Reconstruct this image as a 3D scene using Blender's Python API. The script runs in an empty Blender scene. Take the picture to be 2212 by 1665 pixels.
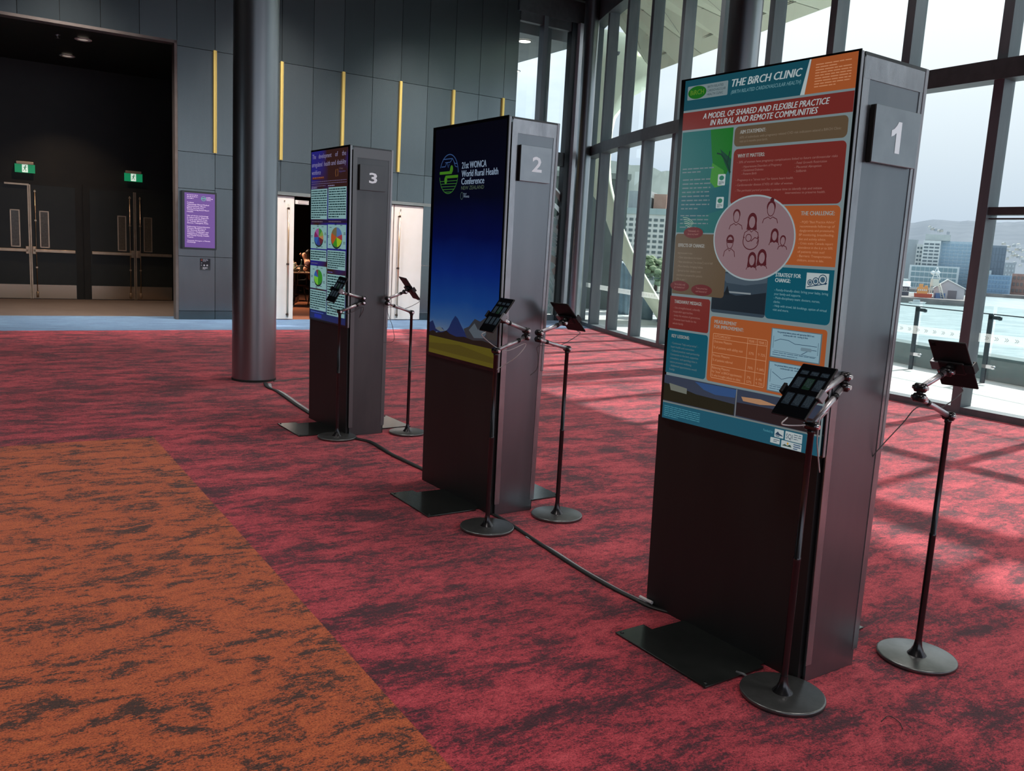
import bpy, bmesh, math, random
from mathutils import Vector, Matrix
random.seed(7)
sc = bpy.context.scene
COL = sc.collection
PI = math.pi
R = math.radians

# ------------------------------------------------------------------ camera
FPX = 1863.844
PITCH, ROLL = R(8.9274), R(3.12013)
CAM = Vector((0, 0, 1.5))
FW = Vector((0, math.cos(PITCH), -math.sin(PITCH)))
_r0 = Vector((1, 0, 0)); _u0 = _r0.cross(FW)
RT = math.cos(ROLL)*_r0 + math.sin(ROLL)*_u0
UP = -math.sin(ROLL)*_r0 + math.cos(ROLL)*_u0
cd = bpy.data.cameras.new('camera')
cam = bpy.data.objects.new('camera', cd); COL.objects.link(cam)
cd.sensor_fit = 'HORIZONTAL'; cd.sensor_width = 36.0
cd.lens = 36.0*FPX/2212.0
cd.clip_start = .05; cd.clip_end = 9000
m = Matrix((RT, UP, -FW)).transposed().to_4x4(); m.translation = CAM
cam.matrix_world = m
sc.camera = cam
sc.view_settings.view_transform = 'Standard'; sc.view_settings.look = 'None'
sc.view_settings.gamma = 1.0; sc.view_settings.exposure = 0.0
try: sc.view_settings.use_curve_mapping = False
except Exception: pass

def S(r, g, b):
    f = lambda c: (c/255/12.92) if c/255 <= .04045 else ((c/255+.055)/1.055)**2.4
    return (f(r), f(g), f(b), 1)

# ------------------------------------------------------------------ sky
SUN_AZ, SUN_EL = R(40), R(39.5)
SUN_STRENGTH = 6.5
SKY_STRENGTH = 1.5
w = bpy.data.worlds.new('sky'); sc.world = w; w.use_nodes = True
nt = w.node_tree; nt.nodes.clear()
def N(t, ty, **k):
    n = t.nodes.new(ty)
    for a, b in k.items(): setattr(n, a, b)
    return n
out = N(nt, 'ShaderNodeOutputWorld'); bg = N(nt, 'ShaderNodeBackground')
tc = N(nt, 'ShaderNodeTexCoord'); mp = N(nt, 'ShaderNodeMapping'); mp.inputs['Scale'].default_value = (1, 1, 2.6)
ns = N(nt, 'ShaderNodeTexNoise'); ns.inputs['Scale'].default_value = 2.1; ns.inputs['Detail'].default_value = 7; ns.inputs['Roughness'].default_value = .55
cr = N(nt, 'ShaderNodeValToRGB'); cr.color_ramp.elements[0].position = .36; cr.color_ramp.elements[1].position = .60
cr.color_ramp.elements[0].color = (.32, .47, .66, 1); cr.color_ramp.elements[1].color = (.80, .85, .90, 1)
sp = N(nt, 'ShaderNodeSeparateXYZ'); rz = N(nt, 'ShaderNodeValToRGB')
rz.color_ramp.elements[0].position = .03; rz.color_ramp.elements[1].position = .36
rz.color_ramp.elements[0].color = (.42, .48, .58, 1); rz.color_ramp.elements[1].color = (1.0, 1.0, 1.0, 1)
mx = N(nt, 'ShaderNodeMix', data_type='RGBA', blend_type='MIX'); mx.inputs['Factor'].default_value = .5
# more haze and cloud towards the sun side of the sky
dp = N(nt, 'ShaderNodeVectorMath', operation='DOT_PRODUCT'); dp.inputs[1].default_value = (math.cos(SUN_AZ), math.sin(SUN_AZ), 0)
mr = N(nt, 'ShaderNodeMapRange'); mr.inputs['From Min'].default_value = .62; mr.inputs['From Max'].default_value = .80
nt.links.new(tc.outputs['Generated'], mp.inputs[0]); nt.links.new(mp.outputs[0], ns.inputs['Vector'])
nt.links.new(tc.outputs['Generated'], dp.inputs[0]); nt.links.new(dp.outputs['Value'], mr.inputs['Value'])
nt.links.new(ns.outputs['Fac'], cr.inputs[0]); nt.links.new(tc.outputs['Generated'], sp.inputs[0]); nt.links.new(sp.outputs['Z'], rz.inputs[0])
nt.links.new(mr.outputs[0], mx.inputs['Factor'])
nt.links.new(cr.outputs[0], mx.inputs['A']); nt.links.new(rz.outputs[0], mx.inputs['B'])
nt.links.new(mx.outputs['Result'], bg.inputs['Color']); bg.inputs['Strength'].default_value = SKY_STRENGTH
nt.links.new(bg.outputs[0], out.inputs[0])

ld = bpy.data.lights.new('sun', 'SUN'); ld.energy = SUN_STRENGTH; ld.angle = R(1.3); ld.color = (1, .96, .93)
lo = bpy.data.objects.new('sun', ld); COL.objects.link(lo)
sd = Vector((math.cos(SUN_AZ)*math.cos(SUN_EL), math.sin(SUN_AZ)*math.cos(SUN_EL), math.sin(SUN_EL)))
lo.rotation_euler = sd.to_track_quat('Z', 'Y').to_euler(); lo.location = sd*60

# ------------------------------------------------------------------ frames of reference
BW = R(32.8)                              # direction of the dark panelled wall
WA = Vector((math.cos(BW), math.sin(BW), 0)); WN = Vector((-math.sin(BW), math.cos(BW), 0))
W0 = Vector((-1.75, 17.535, 0))
def W(s, t, z): return W0 + WA*s + WN*t + Vector((0, 0, z))   # s along the wall, t behind it
CX, CY, CR = 26.9203, 22.8754, 25.9056    # plan circle of the curved curtain wall
def G(deg, out=0.0, z=0.0):               # point on the curtain wall; out>0 goes outdoors
    r = CR-out; return Vector((CX+r*math.cos(R(deg)), CY+r*math.sin(R(deg)), z))
TH = [-171.3+2.54*k for k in range(21)]
def ray(px, py): return FW + RT*((px-1106)/FPX) - UP*((py-832.5)/FPX)
def at(px, py, dist):                     # point in the direction of a pixel at a ground distance
    d = ray(px, py); return CAM + d*(dist/math.hypot(d.x, d.y))

def area(name, loc, size, power, color=(1, 1, 1), spread=R(150), target=None, sy=None):
    l = bpy.data.lights.new(name, 'AREA'); l.energy = power; l.size = size; l.color = color; l.spread = spread
    if sy: l.shape = 'RECTANGLE'; l.size_y = sy
    o = bpy.data.objects.new(name, l); COL.objects.link(o); o.location = loc
    if target is not None: o.rotation_euler = (Vector(loc)-Vector(target)).to_track_quat('Z', 'Y').to_euler()
    return o
FILL_W = 47
for s_ in (-6.5, -3.2, -.6): area('wall_washer', W(s_, -1.6, 6.5), .6, 80, (1, .94, .88), R(70), target=W(s_, -.2, 0.6))  # unseen fill added to brighten the cream doors, no fixtures built
for i, (s, t) in enumerate([(-9, -6), (-4, -6), (-9, -11), (-4, -11), (-9, -16), (-4, -16), (1, -15), (0.5, -5.5), (1, -10)]):
    p = W(s, t, 6.55); area('ceiling_lamp', p, 1.2, FILL_W, (1, .95, .9), R(110))  # unseen fill added overhead to lift the floor, no fixtures built

# ------------------------------------------------------------------ materials
MATS = {}
def mat(name, col, rough=.5, metal=0, emis=0, spec=.5, coat=0, ecol=None):
    if name in MATS: return MATS[name]
    m = bpy.data.materials.new(name); m.use_nodes = True
    b = m.node_tree.nodes['Principled BSDF']
    b.inputs['Base Color'].default_value = col; b.inputs['Roughness'].default_value = rough
    b.inputs['Metallic'].default_value = metal; b.inputs['Specular IOR Level'].default_value = spec
    b.inputs['Coat Weight'].default_value = coat; b.inputs['Coat Roughness'].default_value = .08
    if emis:
        b.inputs['Emission Color'].default_value = ecol or col; b.inputs['Emission Strength'].default_value = emis
    MATS[name] = m; return m
def noisy(name, c1, c2, scale=8, rough=.5, metal=0, bump=0, stretch=(1, 1, 1), spec=.5, lo=.35, hi=.65, rough2=None, detail=5):
    if name in MATS: return MATS[name]
    m = mat(name, c1, rough, metal, spec=spec); t = m.node_tree; b = t.nodes['Principled BSDF']
    tc = N(t, 'ShaderNodeTexCoord'); mp = N(t, 'ShaderNodeMapping'); mp.inputs['Scale'].default_value = stretch
    n = N(t, 'ShaderNodeTexNoise'); n.inputs['Scale'].default_value = scale; n.inputs['Detail'].default_value = detail
    r = N(t, 'ShaderNodeValToRGB'); r.color_ramp.elements[0].position = lo; r.color_ramp.elements[1].position = hi
    r.color_ramp.elements[0].color = c1; r.color_ramp.elements[1].color = c2
    L = t.links; L.new(tc.outputs['Object'], mp.inputs[0]); L.new(mp.outputs[0], n.inputs['Vector']); L.new(n.outputs['Fac'], r.inputs[0]); L.new(r.outputs[0], b.inputs['Base Color'])
    if bump:
        bp = N(t, 'ShaderNodeBump'); bp.inputs['Strength'].default_value = bump; bp.inputs['Distance'].default_value = .01
        L.new(n.outputs['Fac'], bp.inputs['Height']); L.new(bp.outputs[0], b.inputs['Normal'])
    return m
M_black = mat('black_plastic', (.006, .006, .007, 1), .35)
M_bezel = mat('gloss_black', (.004, .004, .005, 1), .12)
M_recess = mat('dark_recess', (.004, .004, .004, 1), .8)
M_blkmetal = mat('black_metal', (.07, .066, .07, 1), .24, .9)
M_arm = mat('arm_metal', (.72, .69, .72, 1), .40, .9)
M_satin = noisy('satin_black_steel', (.15, .155, .155, 1), (.18, .185, .185, 1), 30, .30, .8)
M_plate = noisy('base_plate_steel', (.07, .08, .076, 1), (.09, .10, .096, 1), 20, .16, .8)
M_chrome = mat('bright_steel', (.75, .72, .74, 1), .22, 1)
M_alu = noisy('grey_aluminium', (.30, .31, .33, 1), (.38, .39, .41, 1), 14, .35, .6, stretch=(1, 1, .1))
M_front = noisy('charcoal_front', (.009, .010, .0105, 1), (.013, .0145, .015, 1), 6, .5, stretch=(1, 1, .2))
M_card = noisy('grey_card', (.185, .205, .225, 1), (.22, .24, .26, 1), 5, .30, .85, .04, (1, 1, .25))
M_tape = noisy('grey_tape', (.30, .31, .33, 1), (.40, .41, .43, 1), 18, .26, .8, .15, (1, 1, .3))
M_plateno = noisy('number_card', (.26, .285, .305, 1), (.31, .335, .355, 1), 9, .30, .85, .03)
M_white = mat('white_print', (.85, .86, .88, 1), .5)
M_frame = noisy('mullion_paint', (.11, .135, .15, 1), (.135, .16, .175, 1), 10, .45, .2, stretch=(1, 1, .15))
M_trans = noisy('transom_paint', (.05, .06, .064, 1), (.065, .075, .08, 1), 10, .5, .1)
M_colm = noisy('column_steel', (.27, .285, .305, 1), (.31, .325, .34, 1), 4, .32, 1.0, stretch=(1, 1, .2))
M_gold = mat('brass_strip', (.95, .70, .22, 1), .38, .8, emis=.12, ecol=(.95, .62, .16, 1))  # brass with a faint glow added to its colour
M_brass = noisy('satin_bronze', (.52, .38, .27, 1), (.62, .46, .33, 1), 9, .32, .9)
M_darkdoor = noisy('dark_door_paint', (.010, .012, .010, 1), (.014, .016, .013, 1), 5, .4)
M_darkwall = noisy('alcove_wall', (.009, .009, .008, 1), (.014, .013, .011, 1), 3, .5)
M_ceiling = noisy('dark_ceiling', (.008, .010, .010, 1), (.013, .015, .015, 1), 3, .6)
M_reveal = noisy('reveal_bronze', (.16, .13, .115, 1), (.20, .165, .15, 1), 6, .4, .3)
M_cream = noisy('cream_door_paint', (.86, .80, .74, 1), (.90, .84, .79, 1), 3, .35)
M_brown = noisy('brown_jamb', (.05, .028, .018, 1), (.08, .045, .03, 1), 8, .5, stretch=(1, 1, .1))
M_rubber = mat('cable_rubber', (.012, .012, .012, 1), .45)
M_cord = mat('white_cord', (.62, .60, .60, 1), .4)
M_cordd = mat('grey_cord', (.10, .10, .10, 1), .4)

def glass_mat(name, tint, refl=1.0, rough=.0):
    m = bpy.data.materials.new(name); m.use_nodes = True; t = m.node_tree; t.nodes.clear()
    o = N(t, 'ShaderNodeOutputMaterial'); tr = N(t, 'ShaderNodeBsdfTransparent'); gl = N(t, 'ShaderNodeBsdfGlossy'); mxs = N(t, 'ShaderNodeMixShader')
    lw = N(t, 'ShaderNodeLayerWeight'); lw.inputs['Blend'].default_value = .5      # facing = 1-|cos|, the same from both sides of the pane
    pw_ = N(t, 'ShaderNodeMath', operation='POWER'); pw_.inputs[1].default_value = 5
    ma = N(t, 'ShaderNodeMath', operation='MULTIPLY_ADD'); ma.inputs[1].default_value = .94; ma.inputs[2].default_value = .05
    tr.inputs['Color'].default_value = tint; gl.inputs['Roughness'].default_value = rough; gl.inputs['Color'].default_value = (refl, refl, refl, 1)
    L = t.links; L.new(lw.outputs['Facing'], pw_.inputs[0]); L.new(pw_.outputs[0], ma.inputs[0]); L.new(ma.outputs[0], mxs.inputs[0]); L.new(tr.outputs[0], mxs.inputs[1]); L.new(gl.outputs[0], mxs.inputs[2]); L.new(mxs.outputs[0], o.inputs[0])
    return m
M_glass = glass_mat('curtain_glass', (.90, .965, .945, 1), .8)
M_bal = glass_mat('balustrade_glass', (.93, .975, .975, 1), .5)

# carpet: red field, orange field, blue band, timber behind the doors
def carpet():
    m = bpy.data.materials.new('patterned_carpet'); m.use_nodes = True; t = m.node_tree; L = t.links; b = t.nodes['Principled BSDF']
    b.inputs['Roughness'].default_value = .95; b.inputs['Specular IOR Level'].default_value = .12
    b.inputs['Sheen Weight'].default_value = .32; b.inputs['Sheen Roughness'].default_value = .5; b.inputs['Sheen Tint'].default_value = (1, .72, .72, 1)
    tc = N(t, 'ShaderNodeTexCoord')
    sub = N(t, 'ShaderNodeVectorMath', operation='SUBTRACT'); sub.inputs[1].default_value = W0
    L.new(tc.outputs['Object'], sub.inputs[0])
    rot = N(t, 'ShaderNodeVectorRotate', rotation_type='Z_AXIS'); rot.inputs['Angle'].default_value = -BW
    L.new(sub.outputs[0], rot.inputs['Vector'])
    sp = N(t, 'ShaderNodeSeparateXYZ'); L.new(rot.outputs[0], sp.inputs[0])
    def noise(scale, stretch, detail=6, rough=.6, off=(0, 0, 0), dist=0):
        mp = N(t, 'ShaderNodeMapping'); mp.inputs['Scale'].default_value = stretch; mp.inputs['Location'].default_value = off
        n = N(t, 'ShaderNodeTexNoise'); n.inputs['Scale'].default_value = scale; n.inputs['Detail'].default_value = detail; n.inputs['Roughness'].default_value = rough; n.inputs['Distortion'].default_value = dist
        L.new(rot.outputs[0], mp.inputs[0]); L.new(mp.outputs[0], n.inputs['Vector']); return n.outputs['Fac']
    def ramp(fac, stops):
        r = N(t, 'ShaderNodeValToRGB'); e = r.color_ramp.elements
        while len(e) < len(stops): e.new(.5)
        for el, (p, c) in zip(e, stops): el.position = p; el.color = c
        L.new(fac, r.inputs[0]); return r.outputs[0]
    def mix(f, a, bb, mode='MIX'):
        n = N(t, 'ShaderNodeMix', data_type='RGBA', blend_type=mode)
        for s_, v in (('Factor', f), ('A', a), ('B', bb)):
            i = n.inputs[s_]
            if hasattr(v, 'is_linked') or isinstance(v, bpy.types.NodeSocket): L.new(v, i)
            else: i.default_value = v
        return n.outputs['Result']
    def math_(op, a, bb=None):
        n = N(t, 'ShaderNodeMath', operation=op)
        for i, v in enumerate((a, bb)):
            if v is None: continue
            if isinstance(v, bpy.types.NodeSocket): L.new(v, n.inputs[i])
            else: n.inputs[i].default_value = v
        return n.outputs[0]
    streak = noise(3.2, (.72, 1.55, 1), 10, .76, dist=.3)
    fine = noise(85, (1, 1.3, 1), 3, .85)
    mid = noise(24, (.8, 1.5, 1), 6, .85)
    both = math_('ADD', math_('ADD', math_('MULTIPLY', streak, .48), math_('MULTIPLY', mid, .32)), math_('MULTIPLY', fine, .20))
    red = ramp(both, [(.45, S(62, 34, 44)), (.485, S(112, 41, 54)), (.518, S(172, 55, 68)), (.58, S(202, 78, 88))])
    st2 = noise(7.0, (.60, 1.25, 1), 10, .68, (3.1, 1.7, 0), dist=.8)
    o2 = math_('ADD', math_('ADD', math_('MULTIPLY', st2, .42), math_('MULTIPLY', mid, .36)), math_('MULTIPLY', fine, .22))
    ora = ramp(o2, [(.450, S(66, 50, 44)), (.474, S(104, 64, 48)), (.490, S(178, 86, 52)), (.60, S(202, 106, 62))])
    blu = ramp(both, [(.42, S(66, 100, 134)), (.60, S(106, 144, 176))])
    wood = ramp(noise(2, (.4, 9, 1), 4), [(.3, S(120, 66, 38)), (.7, S(150, 88, 52))])
    sX, tY = sp.outputs['X'], sp.outputs['Y']
    O = Vector((-2.62, 6.2, 0))-W0; so, to = O.dot(WA), O.dot(WN)
    isor = math_('MULTIPLY', math_('LESS_THAN', sX, so), math_('LESS_THAN', tY, to))
    isbl = math_('GREATER_THAN', tY, -1.75)
    iswd = math_('MULTIPLY', math_('GREATER_THAN', tY, .05), math_('GREATER_THAN', sX, -4.0))
    dots = noise(170, (1, 1.2, 1), 1, .5)
    speck = ramp(math_('ADD', math_('MULTIPLY', dots, .6), math_('MULTIPLY', fine, .4)), [(.36, (.40, .40, .43, 1)), (.47, (.95, .95, .95, 1)), (.60, (1.22, 1.20, 1.18, 1))])
    alcove_dim = ramp(both, [(.42, S(70, 62, 56)), (.60, S(96, 86, 76))])  # the alcove's dim warm light put into the colour of the blue carpet
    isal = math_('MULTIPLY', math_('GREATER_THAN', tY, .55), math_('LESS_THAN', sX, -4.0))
    c = mix(isor, red, ora); c = mix(isbl, c, blu); c = mix(isal, c, alcove_dim); c = mix(1.0, c, speck, 'MULTIPLY'); c = mix(iswd, c, wood)
    L.new(c, b.inputs['Base Color'])
    bp = N(t, 'ShaderNodeBump'); bp.inputs['Strength'].default_value = .5; bp.inputs['Distance'].default_value = .004
    L.new(fine, bp.inputs['Height']); L.new(bp.outputs[0], b.inputs['Normal'])
    return m
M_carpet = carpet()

# ------------------------------------------------------------------ mesh helpers
def bm_obj(name, bm, mats, parent=None, smooth=False, bevel=0):
    me = bpy.data.meshes.new(name); bmesh.ops.recalc_face_normals(bm, faces=bm.faces) if bm.faces else None
    bm.to_mesh(me); bm.free()
    for m_ in (mats if isinstance(mats, (list, tuple)) else [mats]): me.materials.append(m_)
    if smooth:
        for p in me.polygons: p.use_smooth = True
    o = bpy.data.objects.new(name, me); COL.objects.link(o)
    if parent: o.parent = parent
    if bevel:
        b = o.modifiers.new('bevel', 'BEVEL'); b.width = bevel; b.segments = 2; b.limit_method = 'ANGLE'
    return o
def tag(o, label=None, cat=None, group=None, kind=None):
    if label: o['label'] = label
    if cat: o['category'] = cat
    if group: o['group'] = group
    if kind: o['kind'] = kind
    return o
def struct(o): o['kind'] = 'structure'; return o
def thing(name, label, cat, loc=(0, 0, 0), rz=0, group=None):
    o = bpy.data.objects.new(name, None); COL.objects.link(o); o.location = loc; o.rotation_euler = (0, 0, rz); o.empty_display_size = .1
    return tag(o, label, cat, group)
def box(bm, x0, x1, y0, y1, z0, z1, f=None, mi=0):
    P = [Vector((x, y, z)) for z in (z0, z1) for x, y in ((x0, y0), (x1, y0), (x1, y1), (x0, y1))]
    if f: P = [Vector(f(*p)) for p in P]
    v = [bm.verts.new(p) for p in P]
    fs = [(0, 3, 2, 1), (4, 5, 6, 7), (0, 1, 5, 4), (1, 2, 6, 5), (2, 3, 7, 6), (3, 0, 4, 7)]
    r = []
    for q in fs: fc = bm.faces.new([v[i] for i in q]); fc.material_index = mi; r.append(fc)
    return r
def tube(bm, pts, rad, n=10, cap=True, mi=0):
    pts = [Vector(p) for p in pts]; rads = rad if isinstance(rad, (list, tuple)) else [rad]*len(pts)
    rings = []; ref = None
    for i, p in enumerate(pts):
        d = (pts[min(i+1, len(pts)-1)]-pts[max(i-1, 0)]).normalized()
        if ref is None: ref = d.orthogonal().normalized()
        ref = (ref - d*ref.dot(d)).normalized(); q = d.cross(ref)
        rings.append([bm.verts.new(p+(ref*math.cos(2*PI*k/n)+q*math.sin(2*PI*k/n))*rads[i]) for k in range(n)])
    for a, b in zip(rings, rings[1:]):
        for k in range(n): fc = bm.faces.new((a[k], a[(k+1) % n], b[(k+1) % n], b[k])); fc.material_index = mi; fc.smooth = True
    if cap:
        for r_ in (rings[0][::-1], rings[-1]): bm.faces.new(r_).material_index = mi
def lathe(bm, prof, c=(0, 0, 0), n=40, mi=0):
    c = Vector(c); rings = []
    for r_, z in prof:
        if r_ < 1e-6: rings.append([bm.verts.new(c+Vector((0, 0, z)))])
        else: rings.append([bm.verts.new(c+Vector((r_*math.cos(2*PI*k/n), r_*math.sin(2*PI*k/n), z))) for k in range(n)])
    for a, b in zip(rings, rings[1:]):
        for k in range(n):
            k2 = (k+1) % n
            q = [a[k % len(a)], a[k2 % len(a)], b[k2 % len(b)], b[k % len(b)]]
            u = []
            for v in q:
                if v not in u: u.append(v)
            if len(u) > 2: fc = bm.faces.new(u); fc.material_index = mi; fc.smooth = True
def prism(bm, pts, ext, mi=0):
    a = [bm.verts.new(Vector(p)) for p in pts]; b = [bm.verts.new(Vector(p)+Vector(ext)) for p in pts]; n = len(a)
    fa = bm.faces.new(a); fb = bm.faces.new(b[::-1]); fa.material_index = fb.material_index = mi
    for i in range(n): bm.faces.new((a[i], b[i], b[(i+1) % n], a[(i+1) % n])).material_index = mi
def bez(pts, n=16):   # smooth curve through points
    pts = [Vector(p) for p in pts]; o = []
    P = [pts[0]*2-pts[1]]+pts+[pts[-1]*2-pts[-2]]
    for i in range(1, len(P)-2):
        for k in range(n):
            t = k/n; p0, p1, p2, p3 = P[i-1:i+3]
            o.append(.5*((2*p1)+(-p0+p2)*t+(2*p0-5*p1+4*p2-p3)*t*t+(-p0+3*p1-3*p2+p3)*t**3))
    return o+[pts[-1]]

# ---- flat artwork: shapes drawn in (u,v) metres on one surface, kept in ONE mesh per surface
class Art:
    def __init__(self, f, step=.0006):
        self.bm = bmesh.new(); self.f = f; self.mats = []; self.step = step; self.lay = 0
    def mi(self, m_):
        if m_ not in self.mats: self.mats.append(m_)
        return self.mats.index(m_)
    def poly(self, pts, m_, lay=None):
        if lay is None: self.lay += 1; lay = self.lay*.06
        fc = self.bm.faces.new([self.bm.verts.new(Vector(self.f(u, v, self.step*(1+lay)))) for u, v in pts]); fc.material_index = self.mi(m_)
    def rect(self, u0, v0, u1, v1, m_, r=0, lay=None):
        if not isinstance(r, tuple) and r <= 0: return self.poly([(u0, v0), (u1, v0), (u1, v1), (u0, v1)], m_, lay)
        rr = r if isinstance(r, tuple) else (r,)*4
        pts = []
        for (cx, cy, a0, q) in ((u0+rr[0], v0+rr[0], PI, rr[0]), (u1-rr[1], v0+rr[1], 1.5*PI, rr[1]), (u1-rr[2], v1-rr[2], 0, rr[2]), (u0+rr[3], v1-rr[3], .5*PI, rr[3])):
            for k in range(5 if q > 0 else 1): a = a0+k*PI/8; pts.append((cx+q*math.cos(a), cy+q*math.sin(a)))
        self.poly(pts, m_, lay)
    def ell(self, cx, cy, rx, ry, m_, a0=0, a1=2*PI, n=36, lay=None, pie=False):
        full = abs(a1-a0-2*PI) < 1e-6
        pts = [(cx+rx*math.cos(a0+(a1-a0)*k/n), cy+ry*math.sin(a0+(a1-a0)*k/n)) for k in range(n if full else n+1)]
        if pie: pts.append((cx, cy))
        self.poly(pts, m_, lay)
    def line(self, pts, th, m_, lay=None):
        if lay is None: self.lay += 1; lay = self.lay*.06
        pts = [Vector((p[0], p[1])) for p in pts]; mi = self.mi(m_)
        L_, Rr = [], []
        for i, p in enumerate(pts):
            d = (pts[min(i+1, len(pts)-1)]-pts[max(i-1, 0)]); d = d.normalized() if d.length > 0 else Vector((1, 0)); q = Vector((-d.y, d.x))*th/2
            L_.append(self.bm.verts.new(Vector(self.f(*(p+q), self.step*(1+lay))))); Rr.append(self.bm.verts.new(Vector(self.f(*(p-q), self.step*(1+lay)))))
        for i in range(len(pts)-1): self.bm.faces.new((L_[i], Rr[i], Rr[i+1], L_[i+1])).material_index = mi
    def arc(self, cx, cy, rx, ry, a0, a1, th, m_, n=24):
        self.line([(cx+rx*math.cos(a0+(a1-a0)*k/n), cy+ry*math.sin(a0+(a1-a0)*k/n)) for k in range(n+1)], th, m_)
    def text(self, s, u, v, h, m_, width=None, bold=0, shear=0, align='L', rot=0):
        c = bpy.data.curves.new('t', 'FONT'); c.body = s; c.offset = bold if bold > .021 else 0; c.shear = shear; c.resolution_u = 2
        o = bpy.data.objects.new('t', c); me = bpy.data.meshes.new_from_object(o)
        bpy.data.objects.remove(o); bpy.data.curves.remove(c)
        if not me.vertices: return
        xs = [p.co.x for p in me.vertices]; x0, x1 = min(xs), max(xs)
        k = h/.70; kx = k if width is None else width/max(1e-6, x1-x0)
        W_ = (x1-x0)*kx; ox = u if align == 'L' else (u-W_/2 if align == 'C' else u-W_)
        self.lay += 1; lay = self.lay*.06; mi = self.mi(m_)
        for q in range(3 if 0 < bold <= .021 else 1):        # heavier lettering by repeating the stroke slightly to the side
            du = (q-1)*h*bold*2.2 if 0 < bold <= .021 else 0
            vs = [self.bm.verts.new(Vector(self.f(ox+du+(p.co.x-x0)*kx, v+p.co.y*k, self.step*(1+lay+q*.01)))) for p in me.vertices]
            for p in me.polygons:
                try: self.bm.faces.new([vs[i] for i in p.vertices]).material_index = mi
                except ValueError: pass
        bpy.data.meshes.remove(me)
    def words(self, u0, u1, v_top, pitch, n, m_, h=.45, wmin=.012, wmax=.035, last=.6, seed=1, gap=.35):
        rnd = random.Random(seed); mi = self.mi(m_); self.lay += 1; lay = self.lay*.06
        for i in range(n):
            v = v_top-pitch*(i+.75); u = u0; end = u1 if i < n-1 else u0+(u1-u0)*last
            while u < end-1e-4:
                w_ = min(rnd.uniform(wmin, wmax), end-u)
                hh = pitch*h
                k = [(u, v), (u+w_, v), (u+w_, v+hh), (u, v+hh)]
                self.bm.faces.new([self.bm.verts.new(Vector(self.f(a, b, self.step*(1+lay)))) for a, b in k]).material_index = mi
                u += w_+pitch*gap
    def build(self, name, parent=None): 
        me = bpy.data.meshes.new(name); self.bm.to_mesh(me); self.bm.free()
        for m_ in self.mats: me.materials.append(m_)
        o = bpy.data.objects.new(name, me); COL.objects.link(o)
        if parent: o.parent = parent
        return o
def screen(r, g, b, k=1.0, base=.02):     # lit display colour behind glossy glass
    n = 'screen_%d_%d_%d_%d' % (r, g, b, int(k*100)); c = S(r, g, b)
    return mat(n, (c[0]*base+.003, c[1]*base+.003, c[2]*base+.003, 1), .14, emis=k, ecol=c)
def paint(r, g, b, rough=.5, metal=0): return mat('paint_%d_%d_%d_%d' % (r, g, b, int(rough*10)), S(r, g, b), rough, metal)

# ================================================================== ROOM SHELL
bm = bmesh.new()
pts = [G(a, .0) for a in [-172.2+1.27*k for k in range(40)]]
end = pts[-1]
poly = [p for p in pts]+[Vector((end.x, -16, 0)), Vector((-26, -16, 0)), W(-22, 8, 0), W(2.0, 8, 0), W(2.0, .1, 0), W(3.35, .1, 0)]
top = [bm.verts.new(p) for p in poly]; bot = [bm.verts.new(p+Vector((0, 0, -.3))) for p in poly]
bm.faces.new(top); bm.faces.new(bot[::-1])
for i in range(len(top)): bm.faces.new((top[i], bot[i], bot[(i+1) % len(top)], top[(i+1) % len(top)]))
bmesh.ops.recalc_face_normals(bm, faces=bm.faces)
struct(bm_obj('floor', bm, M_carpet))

bm = bmesh.new()
poly = [G(a, .2, 6.75) for a in [-172.2+1.27*k for k in range(40)]]+[Vector((end.x, -16, 6.75)), Vector((-26, -16, 6.75)), W(-22, .3, 6.75), W(3.4, .3, 6.75)]
prism(bm, poly, (0, 0, .3)); struct(bm_obj('ceiling', bm, M_ceiling))
# ceiling battens near the glazed corner
bm = bmesh.new()
for k in range(9):
    a = W(1.2, -.5-k*.9, 0); b = W(3.3+k*.55, -.5-k*.9, 0)
    box(bm, 0, 1, 0, 1, 0, 1, f=lambda x, y, z: a+(b-a)*x+WN*(y*.12)+Vector((0, 0, 6.62+z*.13)))
struct(bm_obj('trim_1', bm, M_ceiling))

# --- panelled wall. Real gaps between panels over a black backing
def panel_mat():
    m = bpy.data.materials.new('wall_panels'); m.use_nodes = True; t = m.node_tree; L = t.links; b = t.nodes['Principled BSDF']
    at_ = N(t, 'ShaderNodeAttribute'); at_.attribute_name = 'shade'
    tc = N(t, 'ShaderNodeTexCoord'); mp = N(t, 'ShaderNodeMapping'); mp.inputs['Scale'].default_value = (6, 6, .6)
    n = N(t, 'ShaderNodeTexNoise'); n.inputs['Scale'].default_value = 3; n.inputs['Detail'].default_value = 5
    L.new(tc.outputs['Object'], mp.inputs[0]); L.new(mp.outputs[0], n.inputs['Vector'])
    ad = N(t, 'ShaderNodeMath', operation='MULTIPLY_ADD'); ad.inputs[1].default_value = .25; L.new(n.outputs['Fac'], ad.inputs[0]); L.new(at_.outputs['Fac'], ad.inputs[2])
    r = N(t, 'ShaderNodeValToRGB'); r.color_ramp.elements[0].position = 0; r.color_ramp.elements[1].position = 1.25
    r.color_ramp.elements[0].color = (.085, .108, .114, 1); r.color_ramp.elements[1].color = (.19, .22, .235, 1)
    L.new(ad.outputs[0], r.inputs[0]); L.new(r.outputs[0], b.inputs['Base Color'])
    b.inputs['Roughness'].default_value = .27; b.inputs['Metallic'].default_value = .9
    return m
M_panel = panel_mat()
bm = bmesh.new(); lay = bm.faces.layers.float.new('shade'); rnd = random.Random(3)
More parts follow.
